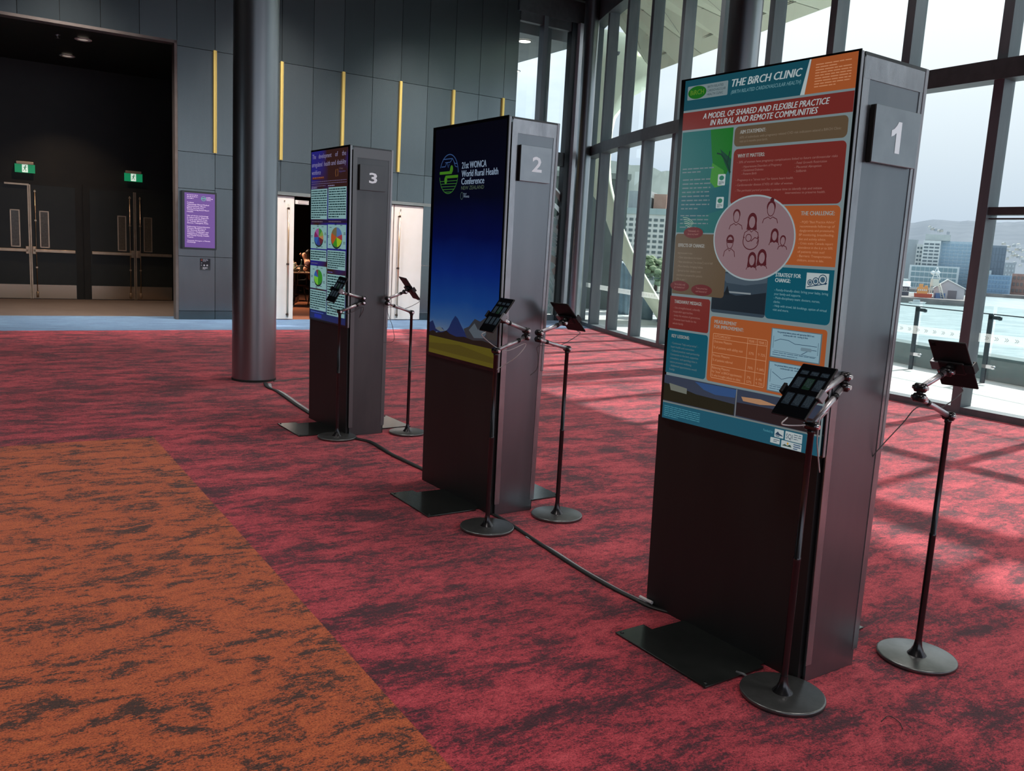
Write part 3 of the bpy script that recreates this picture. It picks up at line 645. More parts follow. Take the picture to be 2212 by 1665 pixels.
EK = .78
def poster1(A):
    teal, teal2 = screen(22, 74, 88, EK), screen(16, 82, 100, EK)
    ora, red, brn = screen(160, 84, 44, EK), screen(112, 42, 38, EK), screen(92, 76, 58, EK)
    gre, wh, txt = screen(118, 134, 138, EK), screen(172, 184, 186, EK), screen(150, 150, 146, EK)
    dim = screen(104, 120, 124, EK); dimr = screen(150, 104, 98, EK); dimb = screen(126, 112, 96, EK); dimo = screen(196, 136, 100, EK)
    A.rect(.018, .848, .785, 2.192, gre)
    A.rect(.018, 2.078, .785, 2.192, teal)
    A.poly([(.570, 2.078), (.588, 2.078), (.605, 2.192), (.598, 2.192)], wh); A.poly([(.588, 2.078), (.785, 2.078), (.785, 2.192), (.606, 2.192)], ora)
    for k in range(9): A.words(.625-(k*.0), .765, 2.176-k*.009, .009, 1, dimo, h=.35, seed=k, last=1 if k not in (1, 8) else .6)
    A.rect(.034, 2.116, .240, 2.168, gre, .004); A.ell(.085, 2.142, .048, .024, screen(26, 96, 28, EK)); A.text('BiRCH', .085, 2.134, .018, screen(90, 130, 40, EK), width=.07, align='C', bold=.01)
    for k, s_ in enumerate(('BIRTH RELATED', 'CARDIOVASCULAR', 'HEALTH CLINIC')): A.text(s_, .138, 2.152-k*.014, .009, screen(40, 60, 70, EK), width=(.08, .092, .08)[k])
    A.text('THE BiRCH CLINIC', .259, 2.142, .027, wh, width=.312, bold=.02, shear=.25)
    A.text('(BIRTH RELATED CARDIOVASCULAR HEALTH)', .258, 2.117, .0125, screen(110, 150, 158, EK), width=.312, shear=.25)
    A.rect(.018, 2.003, .785, 2.070, red)
    A.text('A MODEL OF SHARED AND FLEXIBLE PRACTICE', .125, 2.038, .021, wh, width=.568, bold=.012, shear=.25)
    A.text('IN RURAL AND REMOTE COMMUNITIES', .165, 2.011, .021, wh, width=.485, bold=.012, shear=.25)
    # left picture column
    A.rect(.022, 1.605, .284, 1.995, screen(34, 96, 96, EK))
    A.poly([(.17, 1.995), (.284, 1.995), (.284, 1.86), (.25, 1.80), (.20, 1.84), (.185, 1.9)], screen(24, 104, 34, EK)); A.poly([(.19, 1.87), (.25, 1.84), (.262, 1.79), (.22, 1.77), (.185, 1.80)], screen(60, 130, 50, EK))
    A.poly([(.284, 1.88), (.225, 1.92), (.25, 1.87), (.284, 1.82)], screen(18, 66, 48, EK))
    A.line([(.284, 1.83), (.262, 1.87), (.232, 1.90), (.21, 1.905)], .006, screen(14, 50, 40, EK)); A.line([(.265, 1.865), (.275, 1.91)], .005, screen(14, 50, 40, EK))
    A.poly([(.022, 1.74), (.284, 1.79), (.284, 1.70), (.022, 1.64)], screen(28, 88, 96, EK))
    A.words(.035, .20, 1.86, .013, 2, dim, h=.35, seed=61); A.words(.04, .19, 1.82, .016, 8, dim, h=.3, seed=62); A.words(.04, .19, 1.68, .015, 4, dim, h=.3, seed=63)
    for v0 in (1.79, 1.705):
        A.rect(.225, v0-.006, .262, v0+.036, wh, .003); A.ell(.2435, v0+.022, .012, .009, screen(40, 110, 90, EK)); A.words(.230, .257, v0+.010, .0045, 3, screen(60, 90, 90, EK), h=.5, seed=9)
    for k in range(5): A.arc(.075-k*.003, 1.612, .03+.008*k, .02+.008*k, .6, 1.7, .002, screen(150, 175, 150, EK), n=8)
    # boxes
    A.rect(.292, 1.923, .773, 1.995, brn, .018); A.text('AIM STATEMENT:', .318, 1.968, .0135, txt, width=.118, bold=.02)
    A.text('60% of individuals with pregnancy related CVD risk indicators attend a BiRCH Clinic', .318, 1.951, .0085, dimb, width=.43); A.text('visit at 6 months post birth.', .318, 1.937, .0085, dimb, width=.13)
    A.rect(.295, 1.71, .775, 1.914, red, .018); A.text('WHY IT MATTERS:', .315, 1.882, .0135, txt, width=.125, bold=.02)
    L1 = [(.315, 1.862, '- 20% of women have pregnancy complications linked to future cardiovascular risks', .43), (.34, 1.845, '- Hypertensive Disorders of Pregnancy', .18), (.34, 1.832, '- Gestational Diabetes', .10), (.34, 1.819, '- Preterm Birth', .07), (.575, 1.847, '- Fetal Growth Restriction', .13), (.575, 1.833, '- Placental Abruption', .11), (.575, 1.819, '- Stillbirth', .05),
          (.315, 1.797, '- Pregnancy is a "stress test" for future heart health.', .26), (.315, 1.779, '- Cardiovascular disease (CVD): #1 killer of women.', .26), (.315, 1.759, '- The perinatal period provides a unique time to identify risk and initiate', .38), (.545, 1.746, 'interventions to preserve health.', .165)]
    for u, v, s_, wd in L1: A.text(s_, u, v, .0082, dimr, width=wd, shear=.1)
    A.rect(.50, 1.50, .776, 1.705, ora, (0, 0, .018, .0)); A.text('THE CHALLENGE:', .620, 1.672, .014, txt, width=.135, bold=.02)
    for k, s_ in enumerate(['- PQID "Best Practice Advice"', 'recommends follow-up of', 'dysglycemia and proteinuria,', 'BP monitoring, breastfeeding,', 'diet and activity advice.', '- Crisis scale: Canada report', 'attendance in the 6 yr to 50%', 'of patients miss out!', '- Barriers: Transportation,', 'childcare, access to labs.']):
        A.text(s_, .620, 1.645-k*.0145, .0082, dimo, width=(.14 if k not in (4, 7, 9) else .11))
    A.rect(.50, 1.303, .776, 1.490, teal2, (.018, .018, 0, 0)); A.text('STRATEGY FOR', .535, 1.456, .014, wh, width=.108, bold=.02); A.text('CHANGE:', .535, 1.437, .014, wh, width=.066, bold=.02)
    for k, s_ in enumerate([' - Family-friendly clinic: bring your baby, bring', 'your family and supports.', '- Multi-disciplinary team: doctors, nurses,', 'clerks.', '- Help with travel, lab bookings, option of virtual', 'visit and more.']): A.text(s_, .535, 1.405-k*.0142, .0085, screen(120, 160, 168, EK), width=(.225, .115, .195, .03, .225, .07)[k])
    A.rect(.667, 1.421, .757, 1.477, wh); dk = screen(30, 60, 85, EK)
    for cx, cy, r_ in ((.683, 1.444, .009), (.706, 1.449, .012), (.733, 1.456, .016)): A.arc(cx, cy, r_, r_, 0, 2*PI, .003, dk); A.ell(cx, cy, r_*.6, r_*.6, screen(60, 90, 110, EK))
    A.line([(.672, 1.428), (.75, 1.443)], .003, dk); A.poly([(.753, 1.4445), (.744, 1.448), (.745, 1.438)], dk)
    A.rect(.240, 1.303, .502, 1.462, screen(52, 66, 78, EK), .012); A.poly([(.242, 1.37), (.30, 1.385), (.36, 1.375), (.43, 1.383), (.50, 1.395), (.50, 1.315), (.242, 1.315)], screen(30, 38, 46, EK))
    A.poly([(.27, 1.455), (.50, 1.455), (.50, 1.43), (.40, 1.415), (.31, 1.42)], screen(70, 84, 96, EK)); A.rect(.31, 1.383, .43, 1.389, screen(130, 140, 145, EK)); A.poly([(.30, 1.375), (.315, 1.41), (.33, 1.375)], screen(24, 30, 36, EK))
    A.rect(.024, 1.360, .300, 1.600, brn, (.0, .014, .0, .014)); A.text('EFFECTS OF CHANGE:', .043, 1.548, .0135, txt, width=.142, bold=.02)
    for k, s_ in enumerate(['Improvement in care:', '- Clinic attendance increased', '- New attendances ("no shows") cut in half', '- More families bringing babies', '- Spread to four distinct rural', '  attendance: prepared for patients', '  37% in year 1']): A.text(s_, .043, 1.520-k*.0175, .0085, dimb, width=(.08, .13, .19, .14, .13, .14, .055)[k])
    mr_ = screen(96, 36, 38, EK)
    for cx, cy, rx, ry, t1, t2 in ((.12, 1.605, .052, .022, '"Ultimately, it\'s', 'about my health"'), (.065, 1.392, .052, .021, '"Got my baby\'s small', 'girl checked too"'), (.185, 1.383, .055, .022, '"I was proud too', 'and listened to"')):
        A.ell(cx, cy, rx, ry, mr_); A.text(t1, cx, cy+.003, .0075, dimr, width=.06, align='C'); A.text(t2, cx, cy-.009, .0075, dimr, width=.06, align='C')
    A.ell(.418, 1.590, .190, .156, screen(150, 165, 170, EK), n=60); A.ell(.418, 1.590, .184, .150, screen(134, 108, 114, EK), n=60)
    ln = screen(78, 30, 36, EK)
    def head(cx, cy, r_, hair=0):
        if hair: A.ell(cx, cy+r_*.25, r_*1.15, r_*1.5, ln, n=20); A.poly([(cx-r_*1.1, cy), (cx+r_*1.1, cy), (cx+r_*1.25, cy-r_*1.5), (cx-r_*1.25, cy-r_*1.5)], ln)
        else: A.ell(cx, cy+r_*.42, r_*.98, r_*1.08, ln, n=20)
        A.ell(cx, cy-r_*.05, r_*.8, r_*1.2, screen(134, 108, 114, EK), n=20)
        A.arc(cx, cy-r_*.05, r_*.8, r_*1.2, 0, 2*PI, .0028, ln)
    def shoulders(cx, cy, w2, hh): A.line([(cx-w2, cy-hh), (cx-w2*.85, cy-hh*.35), (cx-w2*.3, cy), (cx, cy-hh*.3), (cx+w2*.3, cy), (cx+w2*.85, cy-hh*.35), (cx+w2, cy-hh)], .003, ln)
    head(.335, 1.668, .018); shoulders(.335, 1.642, .032, .022)
    head(.492, 1.694, .020); A.ell(.494, 1.726, .009, .008, ln); shoulders(.492, 1.666, .034, .022)
    head(.411, 1.648, .019, 1); shoulders(.411, 1.620, .036, .03)
    A.arc(.411, 1.578, .036, .030, 2.6, 6.9, .0035, ln); A.arc(.400, 1.590, .013, .013, 0, 2*PI, .003, ln); A.line([(.412, 1.578), (.43, 1.592), (.446, 1.586), (.44, 1.57)], .0035, ln)
    head(.313, 1.572, .019, 0); A.line([(.30, 1.575), (.326, 1.575)], .012, ln); shoulders(.313, 1.548, .028, .030)
    head(.518, 1.600, .015, 1); shoulders(.518, 1.580, .022, .014); head(.556, 1.583, .013); shoulders(.556, 1.566, .020, .014)
    head(.425, 1.510, .017, 1); head(.470, 1.520, .018, 1); shoulders(.425, 1.486, .024, .012); shoulders(.470, 1.494, .026, .012)
    A.rect(.020, 1.218, .238, 1.350, red, (0, .010, .012, 0)); A.text('TAKEAWAY MESSAGE:', .045, 1.322, .0135, txt, width=.150, bold=.02)
    for k, s_ in enumerate(['- Use strengths-based, culturally', '  respectful approaches.', '- Invite the wisdom of generations.', '- Promote heart health for the', '  whole family']): A.text(s_, .042, 1.300-k*.016, .0085, dimr, width=(.145, .11, .15, .13, .06)[k])
    A.rect(.020, 1.035, .240, 1.210, teal2, (0, .014, .012, 0)); A.text('KEY LESSONS:', .043, 1.182, .0135, txt, width=.098, bold=.02)
    for k, s_ in enumerate(['- Continuous "help and promise" -', 'heart health and connection', '- Cultural practices need partnership', 'Connection to the land, supportive', 'coworkers, and spending time in', 'nature promote wellbeing', '- Additional appointments would', 'help']): A.text(s_, .042, 1.155-k*.0155, .0085, dim, width=(.15, .13, .16, .155, .15, .12, .15, .03)[k])
    A.rect(.247, 1.034, .775, 1.288, ora, .012); A.text('MEASUREMENT', .268, 1.262, .0135, txt, width=.11, bold=.02); A.text('FOR IMPROVEMENT:', .268, 1.243, .0135, txt, width=.145, bold=.02)
    lc = screen(196, 140, 104, EK)
    A.line([(.268, 1.222), (.524, 1.224), (.528, 1.220), (.528, 1.055), (.524, 1.050), (.272, 1.050), (.268, 1.054), (.267, 1.222)], .0022, lc)
    for u in (.437, .482): A.line([(u, 1.222), (u, 1.051)], .0018, lc)
    for v in (1.203, 1.148, 1.100): A.line([(.268, v), (.528, v)], .0018, lc)
    for u, v, s_, wd in ((.273, 1.208, 'OUTCOME RATIO', .08), (.442, 1.208, 'YEAR 1', .034), (.488, 1.208, 'YEAR 2', .034), (.273, 1.188, 'Outcome Measure:', .09), (.273, 1.165, '% of patients with ability visit', .145), (.447, 1.163, '57%', .024), (.489, 1.163, '\u2191 72%', .034), (.273, 1.134, 'Process Measure:', .085), (.273, 1.116, '% of patients referred', .10), (.447, 1.109, '70%', .024), (.489, 1.109, '\u2191 84%', .034), (.273, 1.086, 'Balancing Measure:', .09), (.273, 1.071, 'No "show" at BiRCH appointments', .15), (.273, 1.056, '% who brought infants to clinic', .145), (.447, 1.072, '7%', .018), (.489, 1.072, '\u2193 4%', .028), (.447, 1.056, '57%', .024), (.489, 1.056, '\u2191 72%', .034)): A.text(s_, u, v, .0095, lc, width=wd)
    ch = screen(132, 165, 180, EK)
    for j, (v0, v1) in enumerate(((1.171, 1.270), (1.047, 1.150))):
        A.rect(.543, v0-.004, .757, v1+.003, screen(90, 110, 118, EK)); A.rect(.547, v0, .752, v1, ch)
        A.text('Post gestational diabetes patients with appropriate BiRCH care', .57, v1-.012, .0062, dk, width=.155, bold=.02); A.text('cardiovascular risk - testing at 6mo', .595, v1-.021, .0062, dk, width=.105, bold=.02)
        A.line([(.560, v0+.022), (.74, v0+.018)], .0012, dk); A.words(.555, .735, v0+.02, .008, 2, screen(70, 100, 120, EK), h=.3, seed=30+j)
        A.line([(.555, v1-.025), (.555, v0+.03)], .003, screen(100, 130, 145, EK)); A.line([(.745, v1-.03), (.745, v0+.025)], .003, screen(100, 130, 145, EK))
    A.line([(.56, 1.226), (.585, 1.236), (.62, 1.235), (.65, 1.225), (.69, 1.226), (.74, 1.226)], .0018, dk); A.line([(.68, 1.192), (.70, 1.204), (.72, 1.212), (.74, 1.212)], .0018, dk); A.rect(.675, 1.205, .72, 1.217, screen(110, 135, 148, EK), .004)
    A.line([(.562, 1.115), (.605, 1.093), (.64, 1.105), (.70, 1.11), (.74, 1.10)], .0018, dk)
    # photo strip and footer
    A.poly([(.020, 1.024), (.785, 1.028), (.785, .925), (.020, .915)], screen(48, 60, 78, EK)); A.poly([(.020, .99), (.1, .985), (.20, .97), (.30, .968), (.40, .965), (.40, .922), (.020, .918)], screen(26, 32, 22, EK)); A.poly([(.19, 1.02), (.405, 1.022), (.40, .99), (.30, .985), (.24, .995)], screen(44, 78, 124, EK))
    A.poly([(.05, .993), (.15, .985), (.15, .962), (.06, .965)], screen(106, 112, 104, EK)); A.rect(.404, .918, .408, 1.024, screen(120, 125, 125, EK))
    A.poly([(.41, .975), (.60, .98), (.785, .975), (.785, .925), (.41, .925)], screen(32, 28, 32, EK)); A.poly([(.43, 1.0), (.52, 1.005), (.60, .995), (.52, .985), (.44, .985)], screen(170, 128, 96, EK))
    A.poly([(.020, .915), (.785, .925), (.785, .919), (.020, .909)], screen(110, 122, 122, EK)); A.poly([(.020, .909), (.785, .919), (.785, .850), (.020, .843)], screen(14, 84, 104, EK))
    A.words(.030, .23, .900, .008, 6, screen(70, 140, 156, EK), h=.35, seed=70, last=.4)
    A.text('Funded by:', .545, .892, .009, screen(80, 150, 165, EK), width=.045)
    for q in ((.596, .881, .636, .911), (.643, .879, .716, .912), (.580, .857, .622, .877), (.629, .850, .716, .876)): A.rect(*q, wh, .002)
    A.text('SQI', .647, .886, .018, dk, width=.028); A.words(.680, .712, .909, .0075, 3, dk, h=.3, seed=8); A.poly([(.598, .89), (.610, .903), (.618, .896), (.63, .892), (.634, .888)], dk); A.words(.602, .630, .889, .006, 1, dk, seed=3)
    A.poly([(.632, .857), (.645, .864), (.655, .860), (.668, .866), (.675, .857)], screen(40, 70, 60, EK)); A.ell(.657, .868, .004, .004, screen(190, 150, 60, EK)); A.words(.682, .712, .874, .0075, 3, screen(30, 70, 110, EK), h=.45, seed=6); A.words(.594, .62, .874, .006, 2, dk, h=.35, seed=5)

def sky_screen():
    m_ = mat('screen_night_sky', (.004, .004, .006, 1), .14); t = m_.node_tree; b = t.nodes['Principled BSDF']; b.inputs['Emission Strength'].default_value = .7
    tc = N(t, 'ShaderNodeTexCoord'); sp = N(t, 'ShaderNodeSeparateXYZ'); mr_ = N(t, 'ShaderNodeMapRange'); mr_.inputs['From Min'].default_value = .95; mr_.inputs['From Max'].default_value = 2.2; r = N(t, 'ShaderNodeValToRGB')
    ns = N(t, 'ShaderNodeTexNoise'); ns.inputs['Scale'].default_value = 5; ns.inputs['Detail'].default_value = 6; ma = N(t, 'ShaderNodeMath', operation='MULTIPLY_ADD'); ma.inputs[1].default_value = .07
    L = t.links; L.new(tc.outputs['Object'], sp.inputs[0]); L.new(sp.outputs['Z'], mr_.inputs[0]); L.new(tc.outputs['Object'], ns.inputs['Vector']); L.new(ns.outputs['Fac'], ma.inputs[0]); L.new(mr_.outputs[0], ma.inputs[2]); L.new(ma.outputs[0], r.inputs[0])
    st = [(.04, S(96, 118, 140)), (.13, S(44, 84, 136)), (.22, S(20, 62, 130)), (.36, S(8, 36, 112)), (.52, S(3, 12, 66)), (.70, S(3, 6, 26)), (1, S(4, 5, 16))]
    e = r.color_ramp.elements
    while len(e) < len(st): e.new(.5)
    for el, (p, c) in zip(e, st): el.position = p; el.color = c
    L.new(r.outputs[0], b.inputs['Emission Color']); return m_
def poster2(A):
    EK = .62
    A.rect(.030, .845, .800, 2.180, sky_screen())
    gr, gr2 = screen(92, 86, 22, EK), screen(78, 72, 20, EK)
    A.poly([(.03, 1.03), (.07, 1.045), (.11, 1.00), (.15, .985), (.03, .965)], screen(20, 40, 84, EK))
    A.poly([(.12, .965), (.15, 1.0), (.19, 1.012), (.23, .99), (.27, 1.02), (.30, 1.06), (.34, 1.098), (.37, 1.085), (.42, 1.04), (.47, 1.0), (.52, .97), (.5, .955), (.15, .955)], screen(22, 44, 92, EK))
    A.poly([(.10, 1.0), (.16, 1.015), (.22, .995), (.17, .985)], screen(100, 112, 120, EK)); A.poly([(.44, 1.03), (.50, 1.05), (.56, 1.10), (.62, 1.09), (.68, 1.12), (.735, 1.10), (.80, 1.14), (.80, .96), (.50, .96)], screen(50, 54, 60, EK))
    A.poly([(.50, 1.03), (.56, 1.075), (.60, 1.04), (.64, 1.07), (.70, 1.04), (.66, 1.0), (.56, .99)], screen(86, 98, 108, EK)); A.poly([(.66, 1.08), (.72, 1.06), (.80, 1.10), (.80, 1.0), (.70, 1.0)], screen(60, 58, 58, EK))
    A.poly([(.03, .972), (.08, .985), (.12, .975), (.20, .985), (.24, 1.0), (.28, .985), (.36, .975), (.45, .985), (.55, .975), (.65, .985), (.80, .975), (.80, .945), (.03, .942)], screen(26, 24, 18, EK))
    A.rect(.030, .845, .800, .950, gr); A.poly([(.03, .905), (.40, .93), (.80, .90), (.80, .87), (.03, .87)], gr2)
    wt, dg, lb = screen(140, 160, 185, EK), screen(60, 120, 50, EK), screen(60, 90, 140, EK)
    for s_, v, wd in (('21st WONCA', 1.947, .262), ('World Rural Health', 1.901, .384), ('Conference', 1.858, .246)): A.text(s_, .351, v-.005, .037, wt, width=wd, bold=.018)
    A.text('NEW ZEALAND', .352, 1.842-.018, .021, screen(84, 100, 82, EK), width=.246); A.arc(.362, 1.79, .014, .02, 0, 2*PI, .004, screen(60, 80, 76, EK)); A.text('Rural', .382, 1.797, .009, wt, width=.03); A.text('Wonca', .382, 1.779, .016, wt, width=.062)
    cx, cy, rx, ry = .203, 1.918, .108, .112
    A.arc(cx, cy, rx, ry, .05, PI-.35, .005, lb); A.arc(cx, cy, rx, ry, PI+.15, 2*PI-.25, .004, dg)
    A.line([(.115, 1.962), (.158, 1.962), (.175, 1.985), (.215, 1.985), (.24, 2.005), (.27, 1.975), (.295, 1.975)], .005, lb); A.line([(.13, 2.005), (.24, 2.005)], .005, lb); A.line([(.155, 1.985), (.178, 1.985), (.195, 1.955), (.205, 1.975)], .004, lb)
    A.line([(.255, 1.99), (.275, 1.96), (.298, 1.955)], .004, lb)
    gg = screen(70, 132, 34, EK)
    A.rect(.095, 1.918, .238, 1.934, gg, .003); A.ell(.234, 1.945, .016, .022, gg); A.line([(.225, 1.93), (.232, 1.946)], .026, gg)
    A.rect(.165, 1.894, .311, 1.910, gg, .003); A.ell(.170, 1.884, .016, .022, gg)
    for v in (1.878, 1.862, 1.846, 1.830, 1.815):
        hw = rx*math.sqrt(max(0, 1-((v-cy)/ry)**2)); A.line([(cx-hw, v), (cx+hw, v)], .0035, dg)

def poster3(A):
    pg = mat('screen_maroon_blue', (.006, .005, .006, 1), .14); t = pg.node_tree; b = t.nodes['Principled BSDF']; b.inputs['Emission Strength'].default_value = 1
    tc = N(t, 'ShaderNodeTexCoord'); ns = N(t, 'ShaderNodeTexNoise'); ns.inputs['Scale'].default_value = 2.3; ns.inputs['Detail'].default_value = 1; r = N(t, 'ShaderNodeValToRGB'); r.color_ramp.elements[0].position = .46; r.color_ramp.elements[1].position = .6
    r.color_ramp.elements[0].color = S(46, 26, 24); r.color_ramp.elements[1].color = S(34, 32, 108); t.links.new(tc.outputs['Object'], ns.inputs['Vector']); t.links.new(ns.outputs['Fac'], r.inputs[0]); t.links.new(r.outputs[0], b.inputs['Emission Color'])
    A.rect(.008, .86, .708, 2.185, pg); A.rect(.008, 1.63, .708, 1.652, screen(40, 30, 54, EK)); A.rect(.008, .86, .708, 1.0, screen(22, 34, 84, EK)); A.rect(.10, .87, .25, .90, screen(24, 40, 140, EK), .01)
    lt = screen(136, 130, 166, EK)
    for s_, u, v, wd in (('The', .03, 2.128, .07), ('development', .155, 2.128, .25), ('of', .475, 2.128, .05), ('the', .60, 2.128, .07), ('unregulated', .02, 2.066, .21), ('health', .265, 2.066, .12), ('and', .405, 2.066, .08), ('disability', .51, 2.066, .165), ('workforce', .02, 2.005, .18)): A.text(s_, u, v, .036, lt, width=wd)
    A.text('Te Pukenga', .55, 2.03, .012, screen(110, 90, 80, EK), width=.07); A.text('Polytechnic', .55, 2.008, .012, screen(80, 70, 120, EK), width=.12); A.arc(.505, 2.005, .018, .03, 2, 4.3, .005, screen(150, 100, 60, EK)); A.arc(.515, 2.005, .018, .03, -1, 1.2, .005, screen(150, 100, 60, EK))
    A.rect(.03, 1.967, .27, 1.985, screen(80, 40, 36, EK)); A.words(.04, .26, 1.992, .02, 1, screen(140, 84, 60, EK), h=.4, seed=2, last=1)
    for k, q in enumerate((.69, .69, .30)): A.words(.02, q, 1.960-k*.017, .017, 1, screen(104, 92, 124, EK), h=.28, seed=20+k, last=1)
    A.words(.35, .47, 1.925, .02, 1, lt, h=.35, seed=5, last=1); A.words(.02, .13, 1.915, .02, 1, lt, h=.35, seed=6, last=1)
    bg_, tx = screen(132, 170, 172, EK), screen(12, 38, 44, EK)
    def blk(u0, v0, u1, v1, n, seed, txt_=True, tl=0):
        A.rect(u0, v0, u1, v1, bg_)
        if txt_: A.words(u0+.008, u1-.008, v1-.006, (v1-v0-.012)/n, n, tx, h=.46, wmin=.012, wmax=.05, seed=seed, gap=.28)
    blk(.012, 1.657, .336, 1.892, 12, 31); blk(.358, 1.662, .693, 1.900, 12, 32)
    A.words(.03, .25, 1.65, .022, 1, screen(96, 84, 96, EK), h=.4, seed=33, last=1); A.words(.37, .60, 1.652, .022, 1, screen(96, 84, 96, EK), h=.4, seed=34, last=1)
    blk(.012, 1.425, .338, 1.612, 1, 0, False); blk(.356, 1.434, .697, 1.617, 1, 0, False)
    def pie(cx, cy, r_, parts):
        A.ell(cx, cy-.014, r_, r_*.72, screen(40, 50, 50, EK)); a = PI/2
        for fr, c in parts: A.ell(cx, cy, r_, r_*.72, screen(*c, EK), a-fr*2*PI, a, n=10, pie=True); a -= fr*2*PI
        for k in range(9): 
            q = k*2*PI/9+.3; A.words(cx+math.cos(q)*r_*1.5-.018, cx+math.cos(q)*r_*1.5+.018, cy+math.sin(q)*r_*.98+.01, .011, 1 if k % 2 else 2, tx, h=.4, seed=k, last=1)
    pie(.178, 1.518, .093, [(.12, (60, 130, 60)), (.1, (120, 150, 70)), (.08, (170, 120, 80)), (.14, (96, 40, 50)), (.14, (50, 60, 130)), (.16, (50, 90, 160)), (.12, (120, 40, 90)), (.14, (150, 80, 140))])
    pie(.527, 1.522, .104, [(.2, (80, 110, 160)), (.1, (150, 60, 70)), (.18, (150, 180, 40)), (.14, (60, 130, 40)), (.2, (170, 80, 40)), (.18, (110, 100, 70))])
    blk(.014, 1.328, .336, 1.415, 4, 41); blk(.360, 1.275, .694, 1.420, 8, 42)
    A.words(.03, .16, 1.318, .02, 1, screen(90, 84, 110, EK), h=.4, seed=43, last=1); A.words(.37, .46, 1.262, .02, 1, screen(90, 84, 150, EK), h=.4, seed=44, last=1)
    blk(.016, 1.106, .345, 1.287, 1, 0, False); pie(.180, 1.198, .085, [(.5, (50, 130, 40)), (.27, (110, 180, 60)), (.14, (50, 90, 160)), (.09, (110, 60, 70))])
    blk(.018, .932, .343, 1.094, 8, 45); blk(.362, .913, .699, 1.236, 15, 46)
    A.words(.04, .30, .925, .02, 1, screen(70, 90, 170, EK), h=.4, seed=47, last=1)

kiosk(0, KI[0], 'nearest dark free-standing poster display, with teal and orange clinic poster and numbered 1', (.047, .272, 1.853, 2.038), ('1', .155, 1.892), .104, .052, poster1)
kiosk(1, KI[1], 'middle dark free-standing poster display, with night sky mountain screen and numbered 2', (.040, .219, 1.867, 2.054), ('2', .137, 1.922), .077, .058, poster2)
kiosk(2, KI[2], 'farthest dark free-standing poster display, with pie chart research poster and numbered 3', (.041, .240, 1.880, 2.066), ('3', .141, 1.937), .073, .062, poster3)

# ================================================================== TABLET STANDS
K35 = R(35)
ST = [('near left', (1.009, 2.841), (-.0612, .0013, 1.0939), (174.62, 38.8, .95), (.1833, .0226, 1.0935), 'in front of the nearest display', 'L'),
      ('mid left', (-.094, 4.504), (-.0135, -.0073, 1.1624), (176.67, 35.6, .09), (.2105, .0309, 1.0381), 'in front of the middle display', 'L'),
      ('far left', (-1.323, 6.483), (-.0246, .0082, 1.1387), (183.0, 29.2, -3.7), (.187, -.002, 1.040), 'in front of the farthest display', 'L'),
      ('near right', (1.646, 3.201), (-.0157, -.0013, 1.1715), (-1.16, 35.4, -1.2), (-.2074, .0063, 1.0521), 'right behind the nearest display', 'R'),
      ('mid right', (.297, 4.798), (-.0107, -.0051, 1.1521), (4.9, 44.05, -.27), (-.215, -.0189, 1.0284), 'right behind the middle display', 'R'),
      ('far right', (-.820, 6.788), (-.0194, .0053, 1.1618), (-7.4, 38.1, 2.96), (-.2119, .0006, 1.0406), 'right behind the farthest display', 'R')]
def rotm(y, t_, r_):
    y, t_, r_ = R(y), R(t_), R(r_)
    Rz = Matrix(((math.cos(y), -math.sin(y), 0), (math.sin(y), math.cos(y), 0), (0, 0, 1)))
    Ry = Matrix(((math.cos(t_), 0, -math.sin(t_)), (0, 1, 0), (math.sin(t_), 0, math.cos(t_))))
    Rx = Matrix(((1, 0, 0), (0, math.cos(r_), -math.sin(r_)), (0, math.sin(r_), math.cos(r_))))
    return Rz@Ry@Rx
def arm(par, name, p, q):
    b1 = bmesh.new(); p, q = Vector(p), Vector(q); d = (q-p)
    tube(b1, [p+d*.06, p+d*.94], .0105, 12); a_ = bm_obj(name, b1, M_arm, par)
    b1 = bmesh.new(); tube(b1, [p+d*.70, p+d*.78], .0122, 12); bm_obj('sleeve', b1, M_black, a_)
    return a_
def hinge(par, p, ax=(0, 1, 0)):
    b1 = bmesh.new(); ax = Vector(ax).normalized(); p = Vector(p)
    tube(b1, [p-ax*.022, p-ax*.018, p+ax*.018, p+ax*.022], [.010, .0165, .0165, .010], 16); o = bm_obj('hinge', b1, M_blkmetal, par)
    b1 = bmesh.new(); tube(b1, [p-ax*.029, p+ax*.029], .0078, 12); bm_obj('bolt', b1, M_chrome, o)
